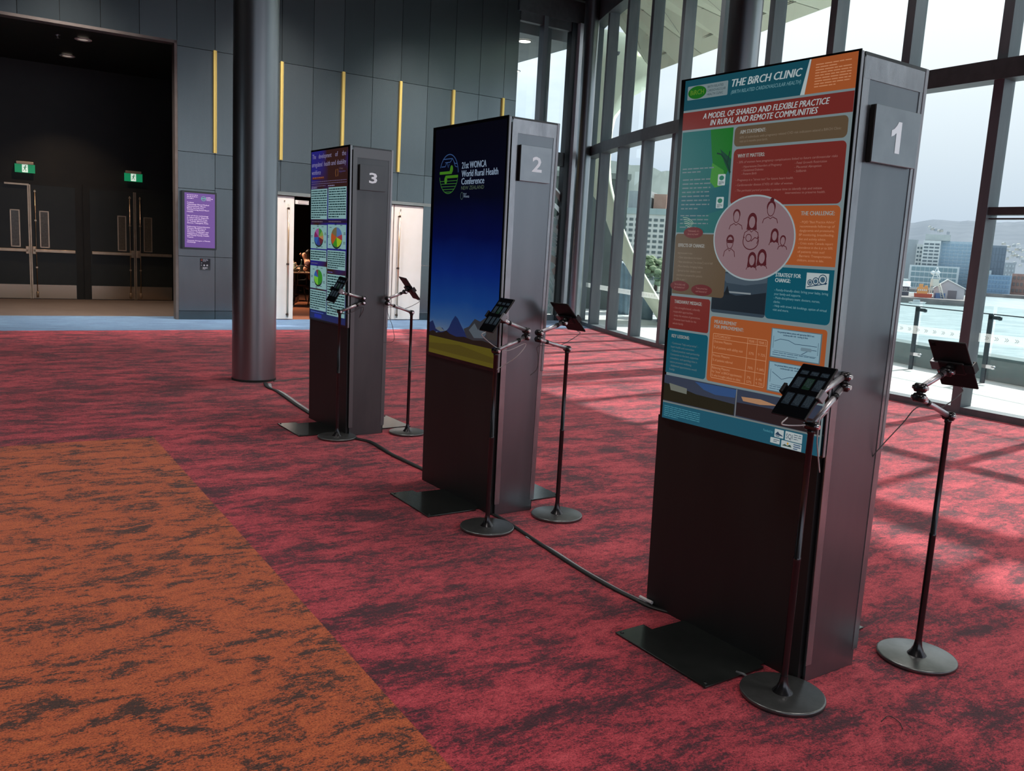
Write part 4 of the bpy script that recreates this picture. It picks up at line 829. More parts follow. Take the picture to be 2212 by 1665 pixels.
for nm, (x, y), c, ypr, j1, where, kind in ST:
    Rm = rotm(*ypr); c = Vector(c)
    lab_side = 'screen facing the camera' if kind == 'L' else 'tablet back facing the camera'
    root = thing('tablet_stand', 'slim black round-based tablet stand '+where, 'stand', (x, y, 0), K35, 'round-based tablet stands')
    b1 = bmesh.new(); lathe(b1, [(0, .0), (.142, .0), (.146, .003), (.1475, .012), (.146, .0165), (.141, .018), (.0, .0185)], n=64); bm_obj('base', b1, M_satin, root)
    b1 = bmesh.new(); lathe(b1, [(.036, .0183), (.034, .022), (.024, .034), (.0165, .052), (.0135, .070), (.0128, .078)], n=28); bm_obj('pole_foot', b1, M_blkmetal, root)
    b1 = bmesh.new(); lathe(b1, [(.0122, .07), (.0122, .50), (.0128, .502), (.0128, .512), (.0108, .514), (.0108, .945), (.013, .947), (.013, .962), (.0, .963)], n=20); bm_obj('pole', b1, M_blkmetal, root)
    J0 = Vector((0, 0, .972)); J1 = Vector(j1); J2 = J1+Vector((0, 0, .036)); n_ = Rm@Vector((1, 0, 0)); M_ = c-n_*.050
    perp = Vector((-(J1-J0).y, (J1-J0).x, 0)).normalized()
    hinge(root, J0, perp); arm(root, 'lower_arm', J0, J1); hinge(root, J1, perp); hinge(root, J2, perp)
    b1 = bmesh.new(); tube(b1, [J1+Vector((0, 0, .008)), J2-Vector((0, 0, .008))], .012, 12); bm_obj('elbow_link', b1, M_black, root)
    arm(root, 'upper_arm', J2, M_); hinge(root, M_, perp)
    # holder
    mt = Matrix.Translation(c)@Rm.to_4x4()
    def hb(name, mm, *bx, par=root, bev=.002):
        b1 = bmesh.new()
        for q in bx: box(b1, *q, f=lambda x_, y_, z_: mt@Vector((x_, y_, z_)))
        return bm_obj(name, b1, mm, par, bevel=bev)
    b1 = bmesh.new(); tube(b1, [M_, c-n_*.014], [.012, .02], 14); bm_obj('ball_head', b1, M_black, root)
    hd_ = hb('holder', M_black, (-.022, -.010, -.050, .050, -.035, .020), bev=.006)
    for s_ in (-1, 1):
        hb('clamp_arm', M_black if s_*(1 if kind == 'L' else 1) < 0 else M_alu, (-.018, -.009, min(s_*.045, s_*.083), max(s_*.045, s_*.083), -.025, .012), (-.018, .012, min(s_*.0755, s_*.084), max(s_*.0755, s_*.084), -.025, .012), (.006, .012, min(s_*.070, s_*.084), max(s_*.070, s_*.084), -.025, .012), par=hd_)
    # tablet, held by the stand: its own thing
    tb = thing('tablet', ('black tablet with lit icons on the stand ' if kind == 'L' else 'black tablet seen from the back, on the stand ')+where, 'tablet', (0, 0, 0), 0, 'tablets on stands')
    wm = Matrix.Translation((x, y, 0))@Matrix.Rotation(K35, 4, 'Z')@mt; tb.matrix_world = wm
    b1 = bmesh.new(); box(b1, -.008, .0, -.0725, .0725, -.106, .106); case = bm_obj('case', b1, M_black if kind == 'L' else mat('tablet_back', (.02, .017, .018, 1), .45, .3), tb, bevel=.006)
    A = Art(lambda u, v, e: (.0004+e, -u if kind == 'R' else -u, v))
    A.rect(-.069, -.102, .069, .102, mat('tablet_glass', (.004, .005, .007, 1), .10), .004)
    g1, g2 = screen(58, 70, 78, .7), screen(30, 38, 46, .7)
    for r_, (v0, hh) in enumerate(((.062, .016), (.005, .045), (-.062, .047))):
        for q in range(3):
            u0 = -.060+q*.042; A.rect(u0, v0, u0+.032, v0+hh, g2 if (r_, q) != (1, 1) else screen(16, 34, 24, 1), .002)
            A.words(u0+.003, u0+.029, v0+hh-.003, .0055, max(1, int(hh/.0065)), g1, h=.4, wmin=.004, wmax=.012, seed=r_*3+q, gap=.3)
    A.build('glass_front', tb)
    b1 = bmesh.new(); box(b1, -.010, -.008, .045, .062, .082, .098); bm_obj('camera_bump', b1, M_bezel, tb, bevel=.001)
    # charging cord: hangs from the tablet's lower edge to the elbow, then down to the display
    toW = Matrix.Translation((x, y, 0))@Matrix.Rotation(K35, 4, 'Z')
    lo_ = toW@(mt@Vector((-.004, 0, -.106))); lo2 = lo_+((toW.to_3x3()@(Rm@Vector((0, 0, -1))))*.03)
    el = toW@J1; low = (lo2+el)/2+Vector((0, 0, -.075 if kind == 'L' else -.05))
    fall = {'near left': [toW@Vector((.01, -.02, .93)), toW@Vector((.055, .0, .86)), toW@Vector((.09, .012, .80))], 'mid left': [toW@Vector((.17, .05, .93)), toW@Vector((.09, .14, .84))], 'far left': [toW@Vector((.17, .03, .92)), toW@Vector((.09, .06, .84))],
            'near right': [toW@Vector((-.24, .04, .95)), toW@Vector((-.30, .09, .84)), toW@Vector((-.30, .12, .78))], 'mid right': [toW@Vector((-.19, .01, .93)), toW@Vector((-.18, .03, .86)), toW@Vector((-.20, .06, .82))], 'far right': [toW@Vector((-.15, .02, .85)), toW@Vector((-.14, .03, .74)), toW@Vector((-.26, .10, .735))]}[nm]
    if nm == 'near left': cp = [lo_, lo2, low+Vector((0, 0, .01)), toW@Vector((.09, .01, 1.01)), toW@Vector((.02, -.015, 1.0)), ]+fall
    else: cp = [lo_, lo2, low, el+Vector((0, 0, -.035))]+fall
    b1 = bmesh.new(); tube(b1, bez(cp, 8), .0024 if kind == 'L' else .002, 6)
    cable = bm_obj('charging_cable', b1, M_cord if nm in ('near left', 'mid left') else M_cordd)
    tag(cable, ('pale' if nm in ('near left', 'mid left') else 'dark')+' charging cable looping from the tablet '+where, 'cable', 'tablet charging cables')

# ================================================================== FLOOR CABLES
def floor_cable(name, pts, r_, mm, label, flat=1.0, zoff=0):
    b1 = bmesh.new(); P = bez([(a, b, r_*flat+.001+zoff) for a, b in pts], 10); tube(b1, P, r_, 8)
    if flat != 1:
        for v in b1.verts: v.co.z = .001+zoff+(v.co.z-(.001+zoff))*flat
    return tag(bm_obj(name, b1, mm), label, 'cable')
floor_cable('power_cable', [(-2.545, 8.79), (-2.45, 8.55), (-2.288, 8.321), (-1.95, 7.709), (-1.748, 7.363), (-1.60, 7.13)], .022, M_rubber, 'thick black cable run from the big column to the farthest display', .4)
floor_cable('cable_cover', [(-2.50, 8.775), (-2.40, 8.50), (-2.235, 8.30), (-1.90, 7.69), (-1.72, 7.37), (-1.64, 7.20)], .018, mat('clear_tape', (.42, .40, .42, 1), .25), 'pale glossy cable tape beside the black cable left of the farthest display', .3)
floor_cable('thin_cable', [(-2.50, 8.93), (-2.40, 9.05), (-2.323, 9.167), (-2.184, 9.33), (-1.9, 9.65), (-1.537, 10.287), (-1.302, 10.549), (-1.053, 10.914), (-.7, 11.5)], .010, M_cordd, 'thin grey cable crossing the red carpet behind the farthest display', .5)
floor_cable('power_cable', [(-1.30, 6.62), (-1.179, 6.481), (-1.048, 6.384), (-.93, 6.19), (-.818, 6.006), (-.546, 5.633), (-.40, 5.45)], .021, M_rubber, 'black cable curving over red carpet from the farthest to the middle display', .45)
floor_cable('power_cable', [(-.10, 4.80), (-.027, 4.693), (.058, 4.543), (.221, 4.235), (.368, 3.966), (.502, 3.754), (.592, 3.634), (.653, 3.557), (.74, 3.50)], .014, M_rubber, 'black cable from the middle display to the nearest display', .5)
floor_cable('cable_cover', [(.12, 4.40), (.245, 4.225), (.39, 3.960), (.522, 3.750), (.605, 3.64), (.655, 3.585)], .010, mat('clear_tape', (.42, .40, .42, 1), .25), 'pale shiny strip along the cable leading to the nearest display', .4)
floor_cable('cable_end', [(.615, 3.625), (.64, 3.59), (.66, 3.565)], .008, M_cord, 'pale plug end of the cable at the foot of the nearest display', 1.0, .010)
b1 = bmesh.new(); tube(b1, bez([(1.30, 2.70, .004), (1.34, 2.735, .006), (1.36, 2.70, .005), (1.355, 2.66, .004)], 6), .0015, 5); tag(bm_obj('loose_thread', b1, M_rubber), 'tiny loose dark thread on the carpet right of the nearest display', 'thread')
b1 = bmesh.new(); tube(b1, [(.885, 2.99, .007), (.905, 2.965, .012), (.915, 2.945, .010), (.90, 2.935, .008)], .006, 6); tag(bm_obj('plug_clip', b1, M_alu), 'small metal clip on the floor at the edge of the nearest round base', 'clip')

# ================================================================== ROOM BEHIND THE DOORS
area('table_lamp', W(-2.3, 3.6, 2.7), .3, 70, (1, .72, .5), R(120))  # fill added to brighten the cafe table, no lamp is modelled
area('window_lamp', W(-3.3, 3.0, 2.4), .4, 5, (.9, .95, 1), R(120))  # weak cool fill added here, this room has no window
M_chair = mat('bentwood_black', (.012, .010, .009, 1), .35)
def make_chair(label, loc, rz):
    root = thing('bentwood_chair', label, 'chair', loc, rz, 'bentwood chairs in the doorway')
    b1 = bmesh.new(); lathe(b1, [(0, .455), (.20, .455), (.205, .46), (.20, .475), (0, .475)], n=24); bm_obj('seat', b1, mat('seat_dark', (.03, .02, .015, 1), .4), root)
    for sx, sy in ((-1, -1), (1, -1), (-1, 1), (1, 1)):
        b1 = bmesh.new(); tube(b1, bez([(sx*.15, sy*.15, .46), (sx*.165, sy*.165, .25), (sx*.20, sy*.20, .0)], 4), [.015]*8+[.011], 8); bm_obj('leg', b1, M_chair, root)
    b1 = bmesh.new(); tube(b1, [(.165*math.cos(a), .165*math.sin(a), .26) for a in [k*PI/8 for k in range(17)]], .009, 6, cap=False); bm_obj('leg_ring', b1, M_chair, root)
    for wd, hh, r_ in ((.19, .90, .013), (.10, .80, .010)):
        b1 = bmesh.new(); tube(b1, bez([(-wd*.9, .17, .46), (-wd, .20, .66), (-wd*.75, .225, hh-.06), (0, .235, hh), (wd*.75, .225, hh-.06), (wd, .20, .66), (wd*.9, .17, .46)], 6), r_, 8); bm_obj('back_hoop', b1, M_chair, root)
    return root
def fl(px, py): d = ray(px, py); return CAM+d*(-CAM.z/d.z)
p = fl(653, 660); make_chair('black bentwood chair with hooped back in the open doorway, nearest one', (p.x, p.y, 0), R(190))
p = fl(640, 652); make_chair('black bentwood chair behind the first one, half hidden by the open cream door', (p.x-.1, p.y+.2, 0), R(150))
tcen = at(655, 585, 20.0)
root = thing('cafe_table', 'small wooden cafe table behind the bentwood chairs in the doorway', 'table', (tcen.x-.05, tcen.y, 0), R(20))
b1 = bmesh.new(); box(b1, -.45, .38, -.3, .3, .73, .76); bm_obj('table_top', b1, noisy('table_wood', (.34, .21, .13, 1), (.42, .27, .17, 1), 6, .4, stretch=(1, 8, 1)), root, bevel=.005)
for sx in (-.38, .30):
    for sy in (-.24, .24):
        b1 = bmesh.new(); box(b1, sx-.018, sx+.018, sy-.018, sy+.018, 0, .73); bm_obj('leg', b1, M_chair, root)
tx, ty = root.location.x, root.location.y
r0 = thing('milk_jug', 'white jug standing at the left end of the cafe table', 'jug', (tx-.16, ty+.02, .76)); b1 = bmesh.new(); lathe(b1, [(0, 0), (.05, 0), (.062, .05), (.055, .12), (.045, .16), (.05, .19), (.044, .19), (.04, .15), (0, .14)], n=20); bm_obj('body', b1, mat('jug_white', (.62, .66, .58, 1), .3), r0)
b1 = bmesh.new(); tube(b1, bez([(-.05, 0, .15), (-.09, 0, .12), (-.058, 0, .05)], 6), .007, 6); bm_obj('handle', b1, mat('jug_white', (.62, .66, .58, 1), .3), r0)
r0 = thing('glass_bottle', 'dark glass bottle next to the white jug on the cafe table', 'bottle', (tx+.0, ty+.05, .76)); b1 = bmesh.new(); lathe(b1, [(0, 0), (.035, 0), (.037, .02), (.037, .15), (.014, .20), (.013, .26), (.0, .262)], n=16); bm_obj('body', b1, mat('bottle_glass', (.03, .05, .04, 1), .1), r0)
b1 = bmesh.new(); lathe(b1, [(.0145, .245), (.0145, .27), (0, .272)], n=12); bm_obj('cap', b1, M_alu, r0)
r0 = thing('bread_basket', 'dark bowl of leaves and food on the front edge of the cafe table', 'bowl', (tx-.08, ty-.14, .76)); b1 = bmesh.new(); lathe(b1, [(0, .0), (.05, 0), (.10, .06), (.095, .062), (.0, .02)], n=20); bm_obj('bowl', b1, mat('bowl_dark', (.06, .045, .03, 1), .4), r0)
b1 = bmesh.new()
for k in range(12):
    a = k*2.4; rr = .03+.05*((k*7) % 5)/5; c = Vector((rr*math.cos(a), rr*math.sin(a), .05+.02*(k % 3)))
    prism(b1, [c+Vector((-.025, 0, 0)), c+Vector((0, .018, .015)), c+Vector((.028, 0, .005)), c+Vector((0, -.018, .01))], (0, 0, .004))
bm_obj('food', b1, noisy('salad', (.25, .28, .12, 1), (.5, .46, .3, 1), 20, .6), r0)
# seated person, seen from the side, facing left
def person(loc, rz):
    root = thing('person', 'seated person with dark hair and dark red top leaning on the cafe table', 'person', loc, rz)
    def skin(name, verts, edges, rad, mm, par, root_i=0, lvl=2):
        me = bpy.data.meshes.new(name); me.from_pydata([Vector(v) for v in verts], edges, []); me.materials.append(mm)
        o = bpy.data.objects.new(name, me); COL.objects.link(o); o.parent = par
        s_ = o.modifiers.new('skin', 'SKIN'); sv = me.skin_vertices[0].data
        for i, r_ in enumerate(rad): sv[i].radius = (r_, r_) if not isinstance(r_, tuple) else r_; sv[i].use_root = (i == root_i)
        o.modifiers.new('sub', 'SUBSURF').levels = lvl; o.modifiers['sub'].render_levels = lvl
        return o
    skinm = mat('skin', (.52, .27, .18, 1), .5)
    # facing -X. pelvis at seat height
    V = [(0, 0, .50), (-.03, 0, .68), (-.10, 0, .86), (-.16, 0, .97), (-.19, 0, 1.03), (-.22, 0, 1.10), (-.235, 0, 1.19)]
    E_ = [(0, 1), (1, 2), (2, 3), (3, 4), (4, 5), (5, 6)]; Rr = [(.15, .12), (.13, .11), (.16, .11), (.10, .08), (.05, .05), (.085, .072), (.075, .068)]
    def limb(pts, rr, start):
        i0 = start
        for p_, r_ in zip(pts, rr): V.append(p_); Rr.append(r_); E_.append((i0, len(V)-1)); i0 = len(V)-1
        return i0
    for s_ in (-1, 1):
        h = limb([(-.13, s_*.17, .93), (-.22, s_*.23, .78), (-.36, s_*.10 if s_ < 0 else .16, .82), (-.44, s_*.04, .90)], [.055, .042, .034, .026], 3)
        for j in range(4): limb([(-.47, s_*.04+(j-1.5)*.018, .93), (-.485, s_*.04+(j-1.5)*.018, .955), (-.49+.01*j, s_*.04+(j-1.5)*.016, .975)], [.010, .009, .008], h)
        limb([(-.42, s_*.04+s_*.04, .93), (-.43, s_*.075, .955)], [.011, .009], h)
        k_ = limb([(-.10, s_*.10, .48), (-.42, s_*.12, .50), (-.40, s_*.12, .26), (-.38, s_*.12, .07), (-.50, s_*.12, .04)], [.085, .062, .05, .038, .035], 0)
    body = skin('body', V, E_, Rr, skinm, root)
    skin('top', [(0, 0, .50), (-.03, 0, .68), (-.10, 0, .86), (-.155, 0, .965), (-.13, -.17, .93), (-.18, -.205, .85), (-.13, .17, .93), (-.18, .205, .85)], [(0, 1), (1, 2), (2, 3), (3, 4), (4, 5), (3, 6), (6, 7)], [(.165, .135), (.145, .125), (.175, .125), (.09, .085), .066, .056, .066, .056], mat('dark_red_top', (.06, .015, .014, 1), .8), root)
    skin('trousers', [(0, 0, .50), (-.10, -.10, .48), (-.42, -.12, .50), (-.40, -.12, .14), (-.10, .10, .48), (-.42, .12, .50), (-.40, .12, .14)], [(0, 1), (1, 2), (2, 3), (0, 4), (4, 5), (5, 6)], [(.15, .13), .10, .076, .056, .10, .076, .056], mat('dark_cloth', (.012, .012, .015, 1), .8), root)
    skin('hair', [(-.20, 0, 1.23), (-.15, 0, 1.20), (-.13, 0, 1.10), (-.12, 0, 1.02)], [(0, 1), (1, 2), (2, 3)], [(.085, .075), (.09, .08), (.06, .06), (.035, .035)], mat('dark_hair', (.018, .010, .008, 1), .5), root)
    b1 = bmesh.new(); tube(b1, [(-.305, 0, 1.165), (-.335, 0, 1.135), (-.312, 0, 1.128)], [.010, .015, .010], 8); bm_obj('nose', b1, skinm, body)
    for s_ in (-1, 1):
        b1 = bmesh.new(); lathe(b1, [(0, -.009), (.009, 0), (0, .009)], (-.303, s_*.030, 1.165), 8); bm_obj('eye', b1, M_black, body)
        b1 = bmesh.new(); lathe(b1, [(0, -.028), (.014, -.01), (.018, .012), (0, .028)], (-.222, s_*.076, 1.15), 8); bm_obj('ear', b1, skinm, body)
    b1 = bmesh.new(); tube(b1, [(-.308, -.022, 1.095), (-.318, 0, 1.093), (-.308, .022, 1.095)], .005, 6); bm_obj('mouth', b1, mat('lips', (.35, .10, .09, 1), .5), body)
pp = at(672, 575, 20.4); person((pp.x+.08, pp.y, 0), R(8))
root = thing('stool', 'dark stool under the seated person behind the cafe table', 'stool', (pp.x+.10, pp.y, 0))
b1 = bmesh.new(); lathe(b1, [(0, .36), (.18, .36), (.18, .395), (0, .40)], n=20); bm_obj('seat', b1, M_chair, root)
for k in range(4):
    b1 = bmesh.new(); a = k*PI/2+.7; tube(b1, [(.12*math.cos(a), .12*math.sin(a), .37), (.17*math.cos(a), .17*math.sin(a), 0)], .014, 8); bm_obj('leg', b1, M_chair, root)

# ================================================================== OUTDOORS
M_pave = noisy('pale_paving', (.66, .66, .65, 1), (.74, .74, .72, 1), 3, .7, bump=.05)
bm = bmesh.new()
pts = [G(a, .2, -.03) for a in [-172.4+1.27*k for k in range(38)]]
BAL = [Vector((2.2, 30.5, 0)), Vector((3.45, 24.0, 0)), Vector((6.306, 13.64, 0)), Vector((7.07, 11.55, 0)), Vector((9.9, 7.0, 0)), Vector((14.8, 2.6, 0)), Vector((21.0, -1.5, 0))]
e_ = Vector((.55, .15, 0))
poly = pts+[Vector((17, -3.5, -.03))]+[b+e_+Vector((0, 0, -.03)) for b in BAL[::-1]]+[Vector((-6, 32, -.03)), W(-1, 8.2, -.03), W(2.1, 8.2, -.03), W(2.1, .25, -.03), W(3.2, .25, -.03)]
prism(bm, poly, (0, 0, -.5)); bmesh.ops.recalc_face_normals(bm, faces=bm.faces); o = struct(bm_obj('terrace_paving', bm, M_pave))
M_joint = mat('paving_joint', (.30, .31, .31, 1), .8)
bm = bmesh.new()
for k in (1.0, 2.1):
    P = [G(a, .2+k, -.0295) for a in [-171+1.27*j for j in range(34)]]
    for a, b in zip(P, P[1:]):
        q = (b-a).normalized().cross(Vector((0, 0, 1)))*.008
        v = [bm.verts.new(x) for x in (a+q, b+q, b-q, a-q)]; bm.faces.new(v)
struct(bm_obj('trim_%d' % (tn+2), bm, M_joint))
# balustrade: posts, clamps, glass, rail
M_post = mat('balustrade_post', (.045, .07, .085, 1), .4, .5)
def lerpline(P, d):
    for a, b in zip(P, P[1:]):
        L_ = (b-a).length
        if d <= L_: return a+(b-a)*(d/L_), (b-a).normalized()
        d -= L_
    return P[-1], (P[-1]-P[-2]).normalized()
d0 = (BAL[2]-BAL[1]).length+(BAL[1]-BAL[0]).length
postd = [d0+1.355*k for k in range(-12, 8)]
for i, d in enumerate(postd):
    p, dr = lerpline(BAL, d); nr = Vector((dr.y, -dr.x, 0))*-1
    ang = math.atan2(dr.y, dr.x)
    root = thing('balustrade_post', 'dark steel post of the glass balustrade on the terrace outside', 'post', (p.x, p.y, -.03), ang, 'balustrade posts')
    b1 = bmesh.new(); box(b1, -.035, .035, -.012, .012, 0, .99); bm_obj('upright', b1, M_post, root)
    for zz in (.94, .24):
        b1 = bmesh.new(); box(b1, -.035, .14, -.012, .012, zz-.02, zz+.03); lathe(b1, [(0, -.03), (.03, -.02), (.03, .02), (0, .03)], (.15, 0, zz), 12); bm_obj('clamp', b1, M_chrome if zz < .5 else M_post, root)
    p2, _ = lerpline(BAL, d+1.355)
    a_, b_ = p+dr*.09, p2+dr*.05
    g = thing('glass_balustrade', 'clear glass balustrade panel with dark top rail on the terrace outside', 'balustrade', (a_.x, a_.y, -.03), ang, 'balustrade glass panels')
    b1 = bmesh.new(); Lp = (b_-a_).length; box(b1, .0, Lp-.03, -.006, .006, .06, 1.10); bm_obj('glass', b1, M_bal, g)
    b1 = bmesh.new(); box(b1, -.04, Lp-.03, -.014, .014, .985, 1.0); bm_obj('rail', b1, M_post, g)
# dark low upstand beyond the balustrade
bm = bmesh.new()
for a, b in zip(BAL[1:], BAL[2:]):
    d = (b-a).normalized(); n_ = Vector((-d.y, d.x, 0)); n_ = n_ if n_.x > 0 else -n_
    prism(bm, [a+n_*.40+Vector((0, 0, -.6)), b+n_*.40+Vector((0, 0, -.6)), b+n_*.85+Vector((0, 0, -.6)), a+n_*.85+Vector((0, 0, -.6))], (0, 0, .92))
struct(bm_obj('terrace_upstand', bm, noisy('teal_concrete', (.13, .18, .19, 1), (.17, .22, .23, 1), 4, .7)))

# canopy soffit sweeping down into a leaning leg
M_soff = noisy('soffit_panels', (.82, .88, .68, 1), (.86, .92, .72, 1), 2, .6)
M_soffd = mat('soffit_joint', (.22, .25, .20, 1), .7)
L0, L1 = Vector((2.60, 18.5, 5.27)), Vector((5.22, 15.06, 5.87))
_t = math.tan(R(39.5)); _sd = Vector((math.cos(R(40)), math.sin(R(40)), 0))
LIP = [L0-(L1-L0)*.02, L0, L1]+[Vector((x, y, 0))+_sd*(z/_t)+Vector((0, 0, z)) for x, y, z in ((1.45, 6.75, 6.2), (2.08, 4.75, 6.35), (2.60, 3.60, 6.45), (5.0, .6, 6.6))]
def Lf(t):
    Ls = [(b-a).length for a, b in zip(LIP, LIP[1:])]; d = t*sum(Ls)
    for a, b, l_ in zip(LIP, LIP[1:], Ls):
        if d <= l_+1e-6: return a+(b-a)*(d/l_)
        d -= l_
    return LIP[-1]
canopy = thing('canopy', 'pale panelled canopy soffit curving down into a leaning leg outside the glass', 'canopy', (0, 0, 0))
bm = bmesh.new(); n = 24
rows = []
for i in range(n+1):
    t = i/n; a = Lf(t); b = G(-171.6+2.0*i*31/n/2*.9, .25, 6.62)
    rows.append((a, b))
for z_, off in ((0, 0), (1, .55)):
    pass
va = [bm.verts.new(a) for a, b in rows]; vb = [bm.verts.new(b) for a, b in rows]; vc = [bm.verts.new(a+Vector((.25, .1, .30))) for a, b in rows]; vd = [bm.verts.new(b+Vector((0, 0, .4))) for a, b in rows]
for i in range(n):
    bm.faces.new((va[i], vb[i], vb[i+1], va[i+1])); bm.faces.new((va[i], va[i+1], vc[i+1], vc[i])); bm.faces.new((vc[i], vc[i+1], vd[i+1], vd[i])); bm.faces.new((vb[i], vd[i], vd[i+1], vb[i+1]))
bm_obj('soffit', bm, M_soff, canopy)
bm = bmesh.new()
def seam(p, q, wd):
    d = (q-p).normalized(); nn = d.cross(Vector((0, 0, 1))).normalized()*wd; dz = Vector((0, 0, -.006))
    v = [bm.verts.new(x+dz) for x in (p+nn, q+nn, q-nn, p-nn)]; bm.faces.new(v)
for fr in (.16, .175, .45, .72):
    P = [a+(b-a)*fr for a, b in rows]
    for p, q in zip(P, P[1:]): seam(p, q, .014 if fr < .2 else .006)
for i in range(0, n, 2):
    a, b = rows[i]; seam(a+(b-a)*.01, b, .006)
    a2, b2 = rows[min(n, i+2)]; seam(a+(b-a)*.2, a2+(b2-a2)*.95, .005)
bm_obj('soffit_joints', bm, M_soffd, canopy)
for (px, py, nm, mm, lab) in ((1335, 112, 'soffit_sprinkler', M_frame, ''), (1383, 113, 'soffit_lamp', mat('lamp_on', (.9, .9, .8, 1), .4, emis=3), '')):
    d = ray(px, py); t = (5.85-1.5)/d.z; p = CAM+d*t
    b1 = bmesh.new(); lathe(b1, [(0, .0), (.05, .0), (.035, -.05), (0, -.08)], p, 12); bm_obj(nm, b1, mm, canopy)
leg_o = [(1418, 150), (1361, 181), (1341, 204), (1322, 233), (1315, 262), (1311, 300), (1310, 345), (1313, 385), (1321, 422), (1338, 481), (1359, 531), (1380, 577), (1412, 632), (1452, 698)]
leg_i = [(1400, 80), (1290, 60), (1250, 90), (1240, 150), (1236, 210), (1238, 280), (1246, 340), (1262, 395), (1300, 450), (1314, 491), (1332, 539), (1356, 582), (1388, 640), (1426, 698)]
bm = bmesh.new(); dist = 19.6
o_ = [at(x, y, dist) for x, y in leg_o]; i_ = [at(x, y, dist+.35) for x, y in leg_i]; back = Vector((.25, 1.5, 0))
vo = [bm.verts.new(p) for p in o_]; vi = [bm.verts.new(p) for p in i_]; vo2 = [bm.verts.new(p+back) for p in o_]; vi2 = [bm.verts.new(p+back) for p in i_]
for k in range(len(vo)-1):
    for q in ((vo[k], vi[k], vi[k+1], vo[k+1]), (vo2[k], vo2[k+1], vi2[k+1], vi2[k]), (vo[k], vo[k+1], vo2[k+1], vo2[k]), (vi[k], vi2[k], vi2[k+1], vi[k+1])): bm.faces.new(q).smooth = True
leg = bm_obj('leaning_leg', bm, M_soff, canopy)

# low dark building end behind the leg, and the far soffit over the end glazing
root = thing('service_block', 'dark grey green wall of the neighbouring block seen through the far left bays', 'building', at(1288, 600, 24.5)*Vector((1, 1, 0)) if False else (at(1288, 600, 24.5).x, at(1288, 600, 24.5).y, -.03), R(-3))
b1 = bmesh.new(); box(b1, -1.6, .72, 0, 3, 0, 3.6); bm_obj('wall', b1, noisy('grey_green_render', (.10, .125, .12, 1), (.13, .155, .15, 1), 3, .6), root)
b1 = bmesh.new(); box(b1, -1.65, .77, -.05, 3.05, 3.6, 3.75); bm_obj('coping', b1, noisy('grey_green_render2', (.22, .25, .24, 1), (.26, .3, .29, 1), 3, .6), root)
root = thing('entrance_soffit', 'grey soffit with round lamps outside the glazed end of the dark wall', 'canopy', W(0, 0, 0), BW)
b1 = bmesh.new(); box(b1, -.6, 3.6, .35, 4.2, 5.98, 6.3); bm_obj('soffit', b1, noisy('soffit_grey', (.13, .15, .155, 1), (.16, .18, .185, 1), 2, .6), root)
b1 = bmesh.new(); box(b1, -.6, 3.6, 4.2, 4.35, 5.92, 6.4); bm_obj('fascia', b1, M_trans, root)
for px, py in ((1133, 89), (1111, 153)):
    d = ray(px, py); t = (5.97-1.5)/d.z; p = CAM+d*t
    lp = thing('soffit_downlight', 'lit round downlight in the entrance soffit, '+('the large near one' if py < 100 else 'the small far one beside the display top'), 'ceiling light', (p.x, p.y, 5.975), 0, 'soffit downlights')
    b1 = bmesh.new(); lathe(b1, [(0, -.012), (.135, -.012), (.14, 0)], n=28); bm_obj('lens', b1, mat('downlight_on', (1, .96, .88, 1), .4, emis=5, ecol=(1, .93, .82, 1)), lp)
    b1 = bmesh.new(); lathe(b1, [(.135, -.014), (.155, -.014), (.158, 0)], n=28); bm_obj('ring', b1, M_trans, lp)
# lawn-level wall panel outside the end door so the film has something behind it
# covered furniture on the terrace
M_tarp = noisy('blue_tarpaulin', (.14, .22, .28, 1), (.20, .29, .35, 1), 5, .45, bump=.3)
def covered(px0, px1, pyb, pyt, dist, lab, seed):
    a, b = at(px0, pyb, dist), at(px1, pyb, dist); wd = (b-a).length; hh = at(px0, pyt, dist).z-a.z
    c = (a+b)/2; root_d = (b-a)
    b1 = bmesh.new(); bmesh.ops.create_cube(b1, size=1)
    bmesh.ops.subdivide_edges(b1, edges=b1.edges[:], cuts=9, use_grid_fill=True)
    rnd = random.Random(seed); ph = [rnd.uniform(0, 6) for _ in range(6)]
    for v in b1.verts:
        x, y, z = v.co
        k = 1+.10*(.5-z)+.045*math.sin(14*x+ph[0]+4*z)+.04*math.sin(11*y+ph[1]+5*z)
        v.co = Vector((x*k*wd, y*k*.9, (z+.5)*hh*(1+.05*math.sin(6*x+ph[2])*(z+.5))))
    o = bm_obj('covered_furniture', b1, M_tarp, smooth=True); o.location = (c.x, c.y+.45, -.03); o.rotation_euler = (0, 0, math.atan2(root_d.y, root_d.x))
    return tag(o, lab, 'cover')
covered(1339, 1362, 676, 566, 23.0, 'tall narrow blue grey tarpaulin cover standing by the leaning canopy leg', 1)
covered(1374, 1414, 688, 642, 21.6, 'low wrinkled blue grey tarpaulin cover in the bay left of the nearest display', 2)
covered(1428, 1475, 694, 640, 21.2, 'blue grey tarpaulin cover partly hidden by the nearest display', 3)

